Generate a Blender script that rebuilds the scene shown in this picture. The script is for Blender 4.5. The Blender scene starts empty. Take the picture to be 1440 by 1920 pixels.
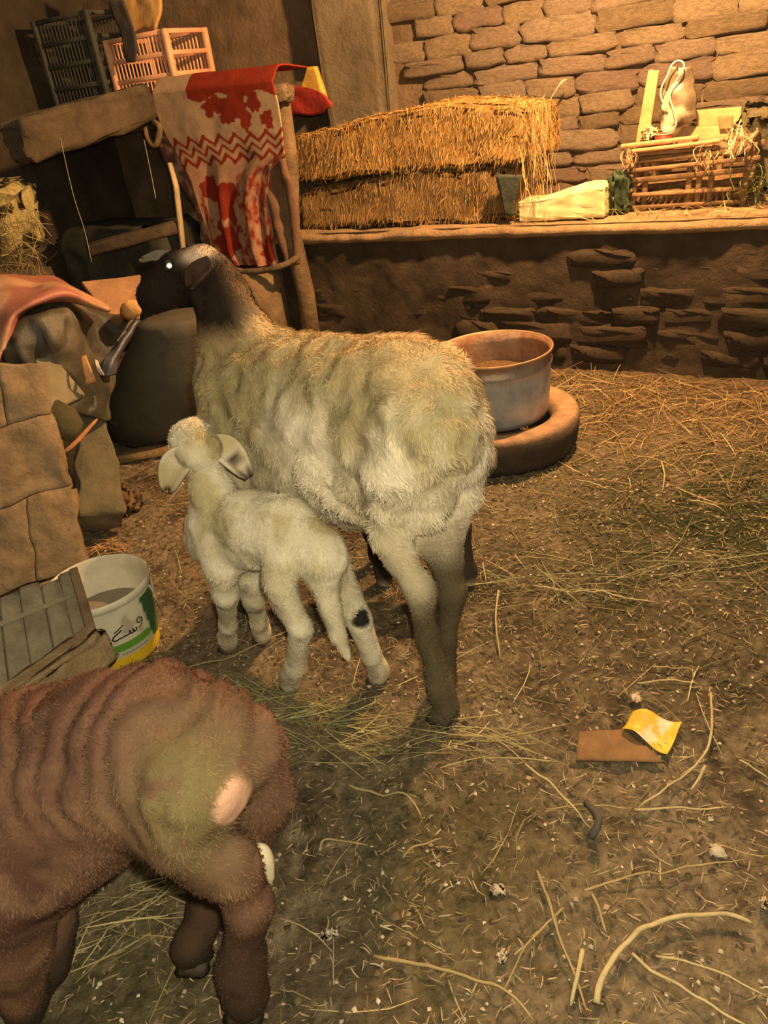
import bpy, bmesh, math, random
import numpy as np
from mathutils import Matrix, Vector
random.seed(5)
RS = np.random.RandomState(11)
scene = bpy.context.scene
COL = scene.collection
PI = math.pi

# ------------------------------------------------------------------ camera
PITCH, ROLL, FPX, CH = math.radians(29), math.radians(8), 1450.0, 1.12
FWD = np.array([0, math.cos(PITCH), -math.sin(PITCH)])
_u0 = np.array([0, math.sin(PITCH), math.cos(PITCH)]); _r0 = np.array([1., 0, 0])
RT = math.cos(ROLL) * _r0 - math.sin(ROLL) * _u0
UP = math.sin(ROLL) * _r0 + math.cos(ROLL) * _u0
EYE = np.array([0, 0, CH])
cd = bpy.data.cameras.new('camera'); cam = bpy.data.objects.new('camera', cd); COL.objects.link(cam)
cd.sensor_fit = 'VERTICAL'; cd.sensor_height = 24; cd.lens = 24 * FPX / 1920
cd.clip_start = 0.02; cd.clip_end = 60
cam.matrix_world = Matrix(((RT[0], UP[0], -FWD[0], EYE[0]), (RT[1], UP[1], -FWD[1], EYE[1]), (RT[2], UP[2], -FWD[2], EYE[2]), (0, 0, 0, 1)))
scene.camera = cam

# ------------------------------------------------------------------ world, lights, exposure
wd = bpy.data.worlds.new('world'); scene.world = wd; wd.use_nodes = True
bg = wd.node_tree.nodes['Background']; bg.inputs[0].default_value = (1.0, 0.80, 0.52, 1); bg.inputs[1].default_value = 0.30
def light(name, kind, loc, power, color, size=0.05):
    l = bpy.data.lights.new(name, kind); l.energy = power; l.color = color
    if kind == 'POINT': l.shadow_soft_size = size
    o = bpy.data.objects.new(name, l); COL.objects.link(o); o.location = loc
    return o
scene.view_settings.view_transform = 'Standard'; scene.view_settings.look = 'None'
scene.view_settings.exposure = 0.0; scene.view_settings.gamma = 1.0
scene.view_settings.use_curve_mapping = False

# frame of the back of the shed: s runs along the manger wall, d behind its face
B = np.array([0.758, 3.03, 0.0]); _a = math.radians(-32)
US = np.array([math.cos(_a), math.sin(_a), 0.0]); UD = np.array([-US[1], US[0], 0.0]); UZ = np.array([0, 0, 1.0])
def W(s, d, z): return B + US * s + UD * d + UZ * z
light('bulb_light', 'POINT', W(0.42, -0.32, 1.82), 330, (1.0, 0.56, 0.24), 0.04)
light('phone_torch', 'POINT', EYE + RT * 0.03 + UP * 0.05, 70, (1.0, 0.88, 0.60), 0.015)

# ------------------------------------------------------------------ helpers
def ray(px, py): return FWD + RT * (px - 720) / FPX - UP * (py - 960) / FPX
def AT(px, py, dep): return EYE + ray(px, py) * dep
def GZ(px, py, z=0.0):
    r = ray(px, py); return EYE + r * (z - CH) / r[2]
def WP(px, py, d):
    r = ray(px, py); return EYE + r * ((d - (EYE - B) @ UD) / (r @ UD))
def _h(ix, iy, iz, seed):
    n = (ix * 374761393 + iy * 668265263 + iz * 2147483647 % 1000003 * 1274126177 + seed * 97531) & 0xffffffff
    n = ((n ^ (n >> 13)) * 1274126177) & 0xffffffff
    n = ((n ^ (n >> 16)) * 2246822519) & 0xffffffff
    return ((n ^ (n >> 15)) & 0xffff) / 65535.0
def noise(P, scale=1.0, seed=0, octv=1):
    P = np.asarray(P, float) * scale; out = 0; amp = 1; tot = 0
    for o in range(octv):
        Q = P * (2.03 ** o) + 137.3 + o * 11.7; I = np.floor(Q).astype(np.int64); F = Q - I; F = F * F * (3 - 2 * F); v = 0
        for dx in (0, 1):
            for dy in (0, 1):
                for dz in (0, 1):
                    wt = (F[:, 0] if dx else 1 - F[:, 0]) * (F[:, 1] if dy else 1 - F[:, 1]) * (F[:, 2] if dz else 1 - F[:, 2])
                    v = v + wt * _h(I[:, 0] + dx, I[:, 1] + dy, I[:, 2] + dz, seed + o * 17)
        out = out + amp * v; tot += amp; amp *= 0.5
    return out / tot          # 0..1
def sm(a, b, x): t = np.clip((x - a) / (b - a), 0, 1); return t * t * (3 - 2 * t)
def mixc(a, b, t):
    a = np.asarray(a, float); b = np.asarray(b, float); t = np.asarray(t, float)[..., None]
    return a * (1 - t) + b * t

MATS = {}
def mat(name, color=None, rough=0.9, bump=0.0, bscale=60.0, var=0.3, vscale=14.0, metal=0.0, spec=0.25, stretch=(1, 1, 1), alpha=None, trans=0.0):
    """principled surface; color None reads the colour attribute 'Col'; noise varies it and gives relief"""
    if name in MATS: return MATS[name]
    m = bpy.data.materials.new(name); m.use_nodes = True; nt = m.node_tree; N = nt.nodes; L = nt.links
    p = N['Principled BSDF']; p.inputs['Roughness'].default_value = rough; p.inputs['Metallic'].default_value = metal
    p.inputs['Specular IOR Level'].default_value = spec
    if trans: p.inputs['Transmission Weight'].default_value = trans
    if color is None:
        c = N.new('ShaderNodeAttribute'); c.attribute_name = 'Col'; cs = c.outputs['Color']
    else:
        c = N.new('ShaderNodeRGB'); c.outputs[0].default_value = (*color, 1); cs = c.outputs[0]
    tc = N.new('ShaderNodeTexCoord'); mp = N.new('ShaderNodeMapping'); mp.inputs['Scale'].default_value = stretch
    L.new(tc.outputs['Object'], mp.inputs['Vector'])
    if var > 0:
        n = N.new('ShaderNodeTexNoise'); n.inputs['Scale'].default_value = vscale; n.inputs['Detail'].default_value = 6; n.inputs['Roughness'].default_value = 0.65
        L.new(mp.outputs[0], n.inputs['Vector'])
        mr = N.new('ShaderNodeMapRange'); mr.inputs['From Min'].default_value = 0.3; mr.inputs['From Max'].default_value = 0.7
        mr.inputs['To Min'].default_value = 1 - var; mr.inputs['To Max'].default_value = 1 + var
        L.new(n.outputs['Fac'], mr.inputs['Value'])
        mx = N.new('ShaderNodeVectorMath'); mx.operation = 'SCALE'
        L.new(cs, mx.inputs[0]); L.new(mr.outputs[0], mx.inputs['Scale']); cs = mx.outputs[0]
    L.new(cs, p.inputs['Base Color'])
    if bump > 0:
        n2 = N.new('ShaderNodeTexNoise'); n2.inputs['Scale'].default_value = bscale; n2.inputs['Detail'].default_value = 8; n2.inputs['Roughness'].default_value = 0.7
        L.new(mp.outputs[0], n2.inputs['Vector'])
        b = N.new('ShaderNodeBump'); b.inputs['Strength'].default_value = bump; b.inputs['Distance'].default_value = 0.02
        L.new(n2.outputs['Fac'], b.inputs['Height']); L.new(b.outputs[0], p.inputs['Normal'])
    MATS[name] = m; return m

def meshdata(name, V, F, col=None, smooth=True):
    me = bpy.data.meshes.new(name); V = np.asarray(V, float)
    if isinstance(F, np.ndarray):
        k = F.shape[1]; nf = len(F)
        me.vertices.add(len(V)); me.vertices.foreach_set('co', V.astype(np.float32).ravel())
        me.loops.add(nf * k); me.loops.foreach_set('vertex_index', F.astype(np.int32).ravel())
        me.polygons.add(nf); me.polygons.foreach_set('loop_start', np.arange(0, nf * k, k, dtype=np.int32))
        me.update(calc_edges=True)
    else:
        me.from_pydata([tuple(v) for v in V], [], [tuple(f) for f in F])
    if smooth: me.polygons.foreach_set('use_smooth', np.ones(len(me.polygons), dtype=bool))
    if col is not None:
        col = np.asarray(col, float)
        if col.ndim == 1: col = np.tile(col, (len(V), 1))
        c4 = np.ones((len(V), 4), np.float32); c4[:, :3] = np.clip(col, 0, 1)
        at = me.attributes.new('Col', 'FLOAT_COLOR', 'POINT'); at.data.foreach_set('color', c4.ravel())
    me.update(); return me
class T:
    """one thing: an Empty at its base; world-space parts are moved into its frame"""
    def __init__(s, name, label, cat, loc=(0, 0, 0), group=None, rz=0.0, kind=None):
        s.o = bpy.data.objects.new(name, None); COL.objects.link(s.o); s.o.empty_display_size = 0.05
        s.loc = np.array(loc, float); s.rz = rz; s.o.location = s.loc; s.o.rotation_euler[2] = rz
        c, si = math.cos(rz), math.sin(rz); s.R = np.array([[c, -si, 0], [si, c, 0], [0, 0, 1.]])
        if label: s.o['label'] = label
        if cat: s.o['category'] = cat
        if group: s.o['group'] = group
        if kind: s.o['kind'] = kind
    def part(s, name, VF, m, col=None, smooth=True, parent=None, stuff=False, label=None, local=False):
        V, F = VF; V = np.asarray(V, float)
        if not local: V = (V - s.loc) @ s.R
        o = bpy.data.objects.new(name, meshdata(name, V, F, col, smooth)); COL.objects.link(o); o.data.materials.append(m)
        o.parent = parent or s.o
        if stuff: o['kind'] = 'stuff'
        if label: o['label'] = label
        return o
def one(name, VF, m, label=None, cat=None, col=None, group=None, kind=None, smooth=True, loc=None):
    """a thing that is a single mesh; origin at the middle of its base"""
    V, F = VF; V = np.asarray(V, float)
    if loc is None: loc = [(V[:, 0].min() + V[:, 0].max()) / 2, (V[:, 1].min() + V[:, 1].max()) / 2, V[:, 2].min()]
    o = bpy.data.objects.new(name, meshdata(name, V - np.array(loc), F, col, smooth)); COL.objects.link(o)
    o.location = loc; o.data.materials.append(m)
    if label: o['label'] = label
    if cat: o['category'] = cat
    if group: o['group'] = group
    if kind: o['kind'] = kind
    return o
def join(*VFs):
    VV, FF, n = [], [], 0
    for V, F in VFs:
        VV.append(np.asarray(V, float)); FF += [tuple(int(i) + n for i in f) for f in F]; n += len(V)
    return np.vstack(VV), FF
def rbox(size, bev=0.006, jit=0.0, cuts=0, seed=0, seg=1):
    bm = bmesh.new(); bmesh.ops.create_cube(bm, size=1.0)
    if cuts: bmesh.ops.subdivide_edges(bm, edges=bm.edges[:], cuts=cuts, use_grid_fill=True)
    for v in bm.verts: v.co = Vector((v.co.x * size[0], v.co.y * size[1], v.co.z * size[2]))
    if bev > 0:
        es = [e for e in bm.edges if e.calc_face_angle(0) > 0.5]
        bmesh.ops.bevel(bm, geom=es, offset=bev, segments=seg, affect='EDGES', profile=0.5)
    r = random.Random(seed)
    for v in bm.verts: v.co += Vector((r.uniform(-jit, jit), r.uniform(-jit, jit), r.uniform(-jit, jit)))
    bm.verts.ensure_lookup_table(); bm.verts.index_update()
    V = np.array([v.co[:] for v in bm.verts]); F = [tuple(v.index for v in f.verts) for f in bm.faces]
    bm.free(); return V, F
def place(VF, org, ax, ay, az=None):
    V, F = VF; ax = np.asarray(ax, float); ax = ax / np.linalg.norm(ax); ay = np.asarray(ay, float); ay = ay - ax * (ax @ ay); ay /= np.linalg.norm(ay)
    az = np.cross(ax, ay); return np.asarray(org) + np.asarray(V) @ np.array([ax, ay, az]), F
def beam(p0, p1, wy, wz, up=(0, 0, 1), **k):
    """box bar from p0 to p1, wz along up"""
    p0 = np.asarray(p0, float); p1 = np.asarray(p1, float); L = np.linalg.norm(p1 - p0); ax = (p1 - p0) / L
    ay = np.cross(np.asarray(up, float), ax)
    return place(rbox((L, wy, wz), **k), (p0 + p1) / 2, ax, ay)
def tube(path, rad, n=8, jit=0.0, seed=0, flat=1.0):
    path = np.asarray(path, float); K = len(path); rad = np.broadcast_to(np.asarray(rad, float), (K,)); r = np.random.RandomState(seed)
    tg = np.gradient(path, axis=0); tg /= np.linalg.norm(tg, axis=1)[:, None] + 1e-9
    ref = np.array([0, 0, 1.]) if abs(tg[0][2]) < 0.9 else np.array([1., 0, 0]); V = []; a = np.linspace(0, 2 * PI, n, endpoint=False)
    for i in range(K):
        x = np.cross(ref, tg[i]); x /= np.linalg.norm(x) + 1e-9; y = np.cross(tg[i], x); ref = y if True else ref
        rr = rad[i] * (1 + jit * r.uniform(-1, 1, n))
        V.append(path[i] + np.outer(np.cos(a) * rr, x) + np.outer(np.sin(a) * rr * flat, y))
    F = [(i * n + j, i * n + (j + 1) % n, (i + 1) * n + (j + 1) % n, (i + 1) * n + j) for i in range(K - 1) for j in range(n)]
    F.append(tuple(range(n - 1, -1, -1))); F.append(tuple((K - 1) * n + j for j in range(n)))
    return np.vstack(V), F
def spline(pts, n=12):
    P = np.asarray(pts, float); K = len(P); t = np.linspace(0, K - 1, n); out = []
    Q = np.vstack([2 * P[0] - P[1], P, 2 * P[-1] - P[-2]])
    for x in t:
        i = min(int(x), K - 2); f = x - i; a, b, c, d = Q[i], Q[i + 1], Q[i + 2], Q[i + 3]
        out.append(0.5 * (2 * b + (c - a) * f + (2 * a - 5 * b + 4 * c - d) * f * f + (3 * b - a - 3 * c + d) * f ** 3))
    return np.array(out)
def lathe(prof, c, n=48, axis=(0, 0, 1)):
    az = np.asarray(axis, float); az /= np.linalg.norm(az); ax = np.cross([0, 1., 0], az); ax /= np.linalg.norm(ax); ay = np.cross(az, ax)
    a = np.linspace(0, 2 * PI, n, endpoint=False); V = []
    for r, z in prof: V.append(np.asarray(c) + az * z + np.outer(np.cos(a) * r, ax) + np.outer(np.sin(a) * r, ay))
    K = len(prof); F = [(i * n + j, i * n + (j + 1) % n, (i + 1) * n + (j + 1) % n, (i + 1) * n + j) for i in range(K - 1) for j in range(n)]
    return np.vstack(V), F
def gridF(nu, nv):
    i, j = np.meshgrid(np.arange(nv - 1), np.arange(nu - 1), indexing='ij'); a = (i * nu + j).ravel()
    return np.stack([a, a + 1, a + nu + 1, a + nu], 1)
def thick(VF, t):
    """gives a sheet a thickness t by doubling it along its normals, rim closed"""
    me = meshdata('tmp', VF[0], VF[1]); n = np.zeros(len(VF[0]) * 3, np.float32); me.vertices.foreach_get('normal', n); n = n.reshape(-1, 3)
    V = np.asarray(VF[0]); K = len(V); F = [tuple(int(i) for i in f) for f in VF[1]]; ec = {}
    for f in F:
        for a, b in zip(f, f[1:] + f[:1]): ec[(a, b)] = 1
    G = F + [tuple(i + K for i in reversed(f)) for f in F]
    for (a, b) in ec:
        if (b, a) not in ec: G.append((b, a, a + K, b + K))
    bpy.data.meshes.remove(me); return np.vstack([V, V - n * t]), G
def ribbons(P, Wd, width):
    """P (N,K,3) paths, Wd (N,3) width directions, width (N,K): flat blades as one mesh"""
    N, K, _ = P.shape; off = Wd[:, None, :] * width[..., None] * 0.5
    V = np.stack([P - off, P + off], 2).reshape(-1, 3)
    b = (np.arange(N) * K * 2)[:, None] + (np.arange(K - 1) * 2)[None, :]; b = b.ravel()
    return V, np.stack([b, b + 1, b + 3, b + 2], 1)
def straws(P0, dirs, L, wid, sag=0.15, seed=0, K=4, nrm=None):
    r = np.random.RandomState(seed); N = len(P0); t = np.linspace(-0.5, 0.5, K)
    bend = r.normal(0, sag, (N, 3)); P = P0[:, None, :] + dirs[:, None, :] * (L[:, None] * t)[..., None] + bend[:, None, :] * (L[:, None] * (0.25 - t ** 2))[..., None]
    nn = np.tile([0, 0, 1.], (N, 1)) if nrm is None else nrm
    nn = nn + r.normal(0, 0.35, (N, 3)); wdir = np.cross(dirs, nn); wdir /= np.linalg.norm(wdir, axis=1)[:, None] + 1e-9
    wd = np.repeat(wid[:, None], K, 1); wd[:, 0] *= 0.6; wd[:, -1] *= 0.5
    return ribbons(P, wdir, wd), K * 2

# surface nets on a signed field -> one continuous body
def surface(prims, h, smooth=0.03, it=3):
    lo = np.min([np.minimum(np.array(p[0]) - p[1] * 1.4, np.array(p[2]) - p[3] * 1.4) for p in prims], 0) - 0.05
    hi = np.max([np.maximum(np.array(p[0]) + p[1] * 1.4, np.array(p[2]) + p[3] * 1.4) for p in prims], 0) + 0.05
    nx, ny, nz = np.ceil((hi - lo) / h).astype(int) + 1
    G = np.stack(np.meshgrid(lo[0] + np.arange(nx) * h, lo[1] + np.arange(ny) * h, lo[2] + np.arange(nz) * h, indexing='ij'), -1).astype(np.float32)
    D = None
    for p in prims:
        a = np.array(p[0], np.float32); b = np.array(p[2], np.float32); ra, rb = p[1], p[3]; ls = p[4] if len(p) > 4 else 1.0; k = p[5] if len(p) > 5 else smooth
        S = np.array([1, 1 / ls, 1], np.float32); q = (G - a) * S; ab = (b - a) * S; L2 = max(float(ab @ ab), 1e-9)
        t = np.clip((q @ ab) / L2, 0, 1); d = np.sqrt(((q - t[..., None] * ab) ** 2).sum(-1)) - (ra + (rb - ra) * t); d = d * min(1, ls)
        if D is None: D = d
        else:
            hh = np.maximum(k - np.abs(D - d), 0) / k; D = np.minimum(D, d) - hh * hh * k * 0.25
    ins = D < 0; C = np.zeros((nx - 1, ny - 1, nz - 1, 3), np.float32); cnt = np.zeros((nx - 1, ny - 1, nz - 1), np.float32)
    def sl(dx, dy, dz): return (slice(dx, nx - 1 + dx), slice(dy, ny - 1 + dy), slice(dz, nz - 1 + dz))
    cs = [(i, j, k) for i in (0, 1) for j in (0, 1) for k in (0, 1)]
    for c1 in cs:
        for ax in range(3):
            if c1[ax]: continue
            c2 = list(c1); c2[ax] = 1; f1 = D[sl(*c1)]; f2 = D[sl(*c2)]; cr = (f1 < 0) != (f2 < 0)
            t = np.where(cr, f1 / np.where(cr, f1 - f2, 1), 0); pos = np.zeros(t.shape + (3,), np.float32) + np.array(c1, np.float32); pos[..., ax] += t
            C += pos * cr[..., None]; cnt += cr
    act = cnt > 0; idx = -np.ones(act.shape, np.int64); idx[act] = np.arange(act.sum())
    ii = np.argwhere(act); V = lo + (ii + C[act] / cnt[act][:, None]) * h; Fs = []
    for ax in range(3):
        o1, o2 = (ax + 1) % 3, (ax + 2) % 3; s0 = [slice(None)] * 3; s1 = [slice(None)] * 3; s0[ax] = slice(0, -1); s1[ax] = slice(1, None)
        a = ins[tuple(s0)]; b = ins[tuple(s1)]; e = np.argwhere(a != b)
        e = e[(e[:, o1] > 0) & (e[:, o2] > 0) & (e[:, o1] < ins.shape[o1] - 1) & (e[:, o2] < ins.shape[o2] - 1)]
        fl = a[e[:, 0], e[:, 1], e[:, 2]]
        def cell(d1, d2):
            q = e.copy(); q[:, o1] -= d1; q[:, o2] -= d2; return idx[q[:, 0], q[:, 1], q[:, 2]]
        q = np.stack([cell(1, 1), cell(0, 1), cell(0, 0), cell(1, 0)], 1); q[~fl] = q[~fl][:, ::-1]; Fs.append(q)
    F = np.vstack(Fs); E = np.vstack([F[:, [i, (i + 1) % 4]] for i in range(4)]); n = len(V)
    for _ in range(it):
        acc = np.zeros((n, 3)); k = np.zeros(n)
        for c in range(3): acc[:, c] = np.bincount(E[:, 0], V[E[:, 1], c], n) + np.bincount(E[:, 1], V[E[:, 0], c], n)
        k = np.bincount(E[:, 0], minlength=n) + np.bincount(E[:, 1], minlength=n); V = V * 0.5 + 0.5 * acc / k[:, None]
    return V, F
def vnormals(V, F):
    fn = np.cross(V[F[:, 2]] - V[F[:, 0]], V[F[:, 3]] - V[F[:, 1]]); N = np.zeros_like(V)
    for k in range(4):
        for c in range(3): N[:, c] += np.bincount(F[:, k], fn[:, c], len(V))
    return N / (np.linalg.norm(N, axis=1)[:, None] + 1e-12)
def hairs(V, F, colf, n, length, width, flow, lift=0.45, seed=0, mask=None, rnd=0.35, curl=0.0):
    """blades of hair growing out of a body; flow(P,N) gives the combing direction"""
    r = np.random.RandomState(seed); A = np.linalg.norm(np.cross(V[F[:, 2]] - V[F[:, 0]], V[F[:, 3]] - V[F[:, 1]]), axis=1)
    fi = r.choice(len(F), n, p=A / A.sum()); a, b = r.rand(n, 1), r.rand(n, 1); q = F[fi]
    P = V[q[:, 0]] * (1 - a) * (1 - b) + V[q[:, 1]] * a * (1 - b) + V[q[:, 2]] * a * b + V[q[:, 3]] * (1 - a) * b
    VN = vnormals(V, F); N = VN[q[:, 0]]
    L = length(P) * (0.6 + 0.8 * r.rand(n)) if callable(length) else np.full(n, length) * (0.6 + 0.8 * r.rand(n))
    keep = L > 0.002
    if mask is not None: keep &= mask(P)
    P, N, L = P[keep], N[keep], L[keep]; n = len(P)
    fl = flow(P, N) + r.normal(0, rnd, (n, 3)); cl = (np.stack([noise(P, 22, 5), noise(P, 22, 6), noise(P, 22, 7)], 1) - 0.5) * 2.4; fl = fl + cl
    fl -= N * (fl * N).sum(1)[:, None]; fl /= np.linalg.norm(fl, axis=1)[:, None] + 1e-9
    p0 = P - N * 0.002; p1 = P + (fl * 0.5 + N * lift * 0.75) * L[:, None]; p2 = P + (fl * (1.0 - curl) + N * lift * (0.85 - curl)) * L[:, None]
    wdir = np.cross(fl, N); PP = np.stack([p0, p1, p2], 1); w_ = np.stack([np.full(n, width), np.full(n, width * 0.8), np.full(n, width * 0.15)], 1)
    VF = ribbons(PP, wdir, w_); c = np.repeat(colf(P) * (0.82 + 0.36 * r.rand(n, 1)), 6, 0)
    return VF, c

# ================================================================== STRUCTURE
def structure(o): o['kind'] = 'structure'; return o
M_mud = mat('mud_plaster', (0.33, 0.225, 0.13), 0.95, 1.0, 45, 0.45, 5)
M_brick = mat('mud_brick', None, 0.95, 1.0, 38, 0.35, 9)
M_floor = mat('floor_dirt', None, 0.97, 1.0, 85, 0.55, 55)
M_straw = mat('straw', None, 0.7, 0, var=0.0, spec=0.3)
M_col = mat('painted', None, 0.8, 0.25, 60, 0.25, 20)

# floor: trodden dung and dirt
nx, ny = 300, 290
gx, gy = np.meshgrid(np.linspace(-2.4, 2.3, nx), np.linspace(0.15, 4.5, ny), indexing='xy')
FP = np.stack([gx.ravel(), gy.ravel(), np.zeros(nx * ny)], 1)
def floor_z(P):
    P = np.array(P, float); P = P.copy(); P[:, 2] = 0
    return (noise(P, 2.2, 3) - 0.5) * 0.03 + (noise(P, 14, 4, 2) - 0.5) * 0.022 + (noise(P, 45, 8) - 0.5) * 0.010
FP[:, 2] = floor_z(FP)
def green_patch(P):      # dark green patch mixed into the floor colour on the right
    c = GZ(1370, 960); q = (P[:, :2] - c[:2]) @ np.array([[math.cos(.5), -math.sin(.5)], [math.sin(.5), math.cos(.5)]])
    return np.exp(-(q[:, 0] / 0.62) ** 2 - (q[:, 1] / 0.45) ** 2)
n1 = noise(FP, 3.1, 21, 3); n2 = noise(FP, 11, 22, 3); n3 = noise(FP, 40, 23, 2)
fc = mixc((0.185, 0.138, 0.082), (0.30, 0.232, 0.138), sm(.35, .65, n1)); fc = mixc(fc, (0.065, 0.048, 0.026), sm(.56, .74, n2) * 0.7)
fc = mixc(fc, (0.42, 0.33, 0.20), sm(.55, .72, n3) * 0.7); fc = mixc(fc, (0.060, 0.066, 0.026), np.clip(green_patch(FP) * 1.1 * sm(.3, .6, n2 + 0.1), 0, 1))
fc = mixc(fc, (0.125, 0.12, 0.045), sm(.5, .8, noise(FP, 2.1, 31, 2)) * sm(1.4, 0.8, FP[:, 1]) * 0.6)
wq = (FP - B) @ UD; fc = mixc(fc, (0.19, 0.12, 0.055), sm(-0.9, -0.2, wq) * 0.8)  # browner towards the manger wall, shade among the straw mixed in
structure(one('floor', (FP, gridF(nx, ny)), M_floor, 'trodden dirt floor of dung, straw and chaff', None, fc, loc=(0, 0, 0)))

# mud bricks: a few rounded shapes shared by all
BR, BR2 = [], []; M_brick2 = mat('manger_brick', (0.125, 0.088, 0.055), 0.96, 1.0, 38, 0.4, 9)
for k in range(8):
    V, F = rbox((1, 1, 1), 0.10, 0.0, 2, k); V = V + (np.stack([noise(V, 4.5, k * 7 + q_, 2) for q_ in range(3)], 1) - .5) * [.14, .24, .34]; V[:, 1] += .10 * (V[:, 2] < -.3) * noise(V, 6, k + 50)
    r = random.Random(k); V = V + np.array([[r.uniform(-.035, .035), r.uniform(-.06, .06), r.uniform(-.06, .06)] for _ in V])
    c = np.array([0.37, 0.265, 0.165]) * r.uniform(0.75, 1.12) * np.array([1, r.uniform(.95, 1.04), r.uniform(.9, 1.1)])
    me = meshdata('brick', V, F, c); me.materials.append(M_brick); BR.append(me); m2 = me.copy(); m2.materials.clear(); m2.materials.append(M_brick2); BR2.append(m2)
ROTW = _a
def bricks(wall, s0, s1, z0, z1, d, depth, hh, ll, out, seed, skip=None, tilt=0.06, kinds=BR):
    r = random.Random(seed); z = z0; row = 0
    while z < z1 - 0.02:
        h = hh * r.uniform(0.85, 1.15); s = s0 - r.uniform(0, ll)
        while s < s1:
            l = ll * r.uniform(0.7, 1.3); cs, cz = s + l / 2, z + h / 2
            if s > s0 - .1 and (skip is None or not skip(cs, cz)):
                o = bpy.data.objects.new('brick', kinds[r.randrange(8)]); COL.objects.link(o); o.parent = wall
                p = r.uniform(*out); c = W(cs, d + depth / 2 - p, cz) - np.array(wall.location)
                o.location = c; o.scale = (l - 0.004, depth, h + 0.004)
                o.rotation_euler = (r.uniform(-tilt, tilt) * 1.5, r.uniform(-.05, .05), ROTW + r.uniform(-.04, .04))
            s += l
        z += h; row += 1
# back wall
bw = T('wall_back', 'mud brick wall behind the manger, joints eroded, lit orange at one end', None, W(0, 0.62, 0), kind='structure')
def wallgrid(s0, s1, z0, z1, d, ns, nz, amp, seed):
    S, Z = np.meshgrid(np.linspace(s0, s1, ns), np.linspace(z0, z1, nz), indexing='xy')
    P = B + np.outer(S.ravel(), US) + np.outer(Z.ravel(), UZ) + UD * d
    P = P - UD * ((noise(P, 3, seed, 3) - 0.5) * amp)[:, None] - UD * ((noise(P, 17, seed + 5, 2) - 0.5) * amp * 0.5)[:, None]
    return P, gridF(ns, nz)
bw.part('plaster', wallgrid(-3.4, 2.2, 0, 2.7, 0.640, 260, 130, 0.034, 40), mat('joint_mud', (0.215, 0.145, 0.085), 0.95, 1.0, 45, 0.4, 5))
bricks(bw.o, -0.93, 1.35, 0.56, 1.80, 0.62, 0.10, 0.072, 0.245, (-0.012, 0.014), 3, tilt=.085)
# pier of smoothed mud in front of it
pl = T('pillar', 'smooth mud plastered pier rising behind the straw bales', None, W(-1.1, 0.5, 0), kind='structure')
V, F = rbox((0.34, 0.16, 2.7), 0.03, 0.006, 6, 4); V[:, 0] += (noise(V, 5, 3) - .5) * .03; V[:, 1] += (noise(V, 6, 4) - .5) * .04
pl.part('plaster', place((V, F), W(-1.07, 0.60, 1.35), US, UD), mat('pier_mud', (0.20, 0.155, 0.095), 0.95, 0.8, 30, 0.3, 6))
# left wall and the dark recess under the loft
lw = T('wall_left', 'dark mud wall in the unlit corner', None, W(-2.75, -1, 0), kind='structure')
S, Z = np.meshgrid(np.linspace(-3.4, 0.7, 90), np.linspace(0, 2.7, 60), indexing='xy')
P = B - US * 2.75 + np.outer(S.ravel(), UD) + np.outer(Z.ravel(), UZ); P = P + US * ((noise(P, 4, 50, 3) - .5) * .06)[:, None]
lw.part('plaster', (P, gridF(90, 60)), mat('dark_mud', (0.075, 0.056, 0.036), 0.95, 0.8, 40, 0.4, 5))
# manger wall with its brick face and the ledge on top
mw = T('wall_manger', 'low mud brick manger wall with worn plaster along the back', None, W(0, 0, 0), kind='structure')
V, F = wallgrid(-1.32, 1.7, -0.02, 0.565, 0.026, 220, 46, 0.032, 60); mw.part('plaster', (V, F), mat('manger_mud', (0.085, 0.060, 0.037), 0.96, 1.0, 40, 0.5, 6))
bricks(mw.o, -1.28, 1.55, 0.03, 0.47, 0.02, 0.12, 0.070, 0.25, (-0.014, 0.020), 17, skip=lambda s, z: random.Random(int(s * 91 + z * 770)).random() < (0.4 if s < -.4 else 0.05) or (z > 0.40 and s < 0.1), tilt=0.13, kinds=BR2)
# ledge slab (uneven rammed earth) behind the lip
ns = 170; prof = [(.04, .515), (.018, .525), (.004, .533), (.0, .543), (.004, .553), (.014, .560), (.03, .563)] + [(x, .563) for x in np.linspace(.05, .66, 26)]; nd = len(prof)
S, Dd = np.meshgrid(np.linspace(-1.32, 1.7, ns), [q[0] for q in prof], indexing='xy'); zz = np.repeat([q[1] for q in prof], ns)
P = B + np.outer(S.ravel(), US) + np.outer(Dd.ravel(), UD); P[:, 2] = zz + (noise(P * [1, 1, 0], 7, 70, 3) - .5) * 0.022 * sm(.51, .55, zz)
P -= UD * ((noise(P * [1, 1, 0], 6, 71, 2) - .5) * 0.035 + (noise(P, 22, 72, 2) - .5) * .014)[:, None] * sm(.2, .0, Dd.ravel())[:, None]
lg = T('ledge', 'earth ledge along the top of the manger wall', None, W(0, 0.3, 0.5), kind='structure')
lg.part('top', (P, gridF(ns, nd)), mat('ledge_mud', (0.40, 0.26, 0.13), 0.95, 0.9, 50, 0.4, 9))
# end of the manger at the post
lg.part('end', place(rbox((0.66, 0.05, 0.56), 0.01, 0.004, 3, 9), W(-1.31, 0.33, 0.28), UD, -US), MATS['manger_mud'])

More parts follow.
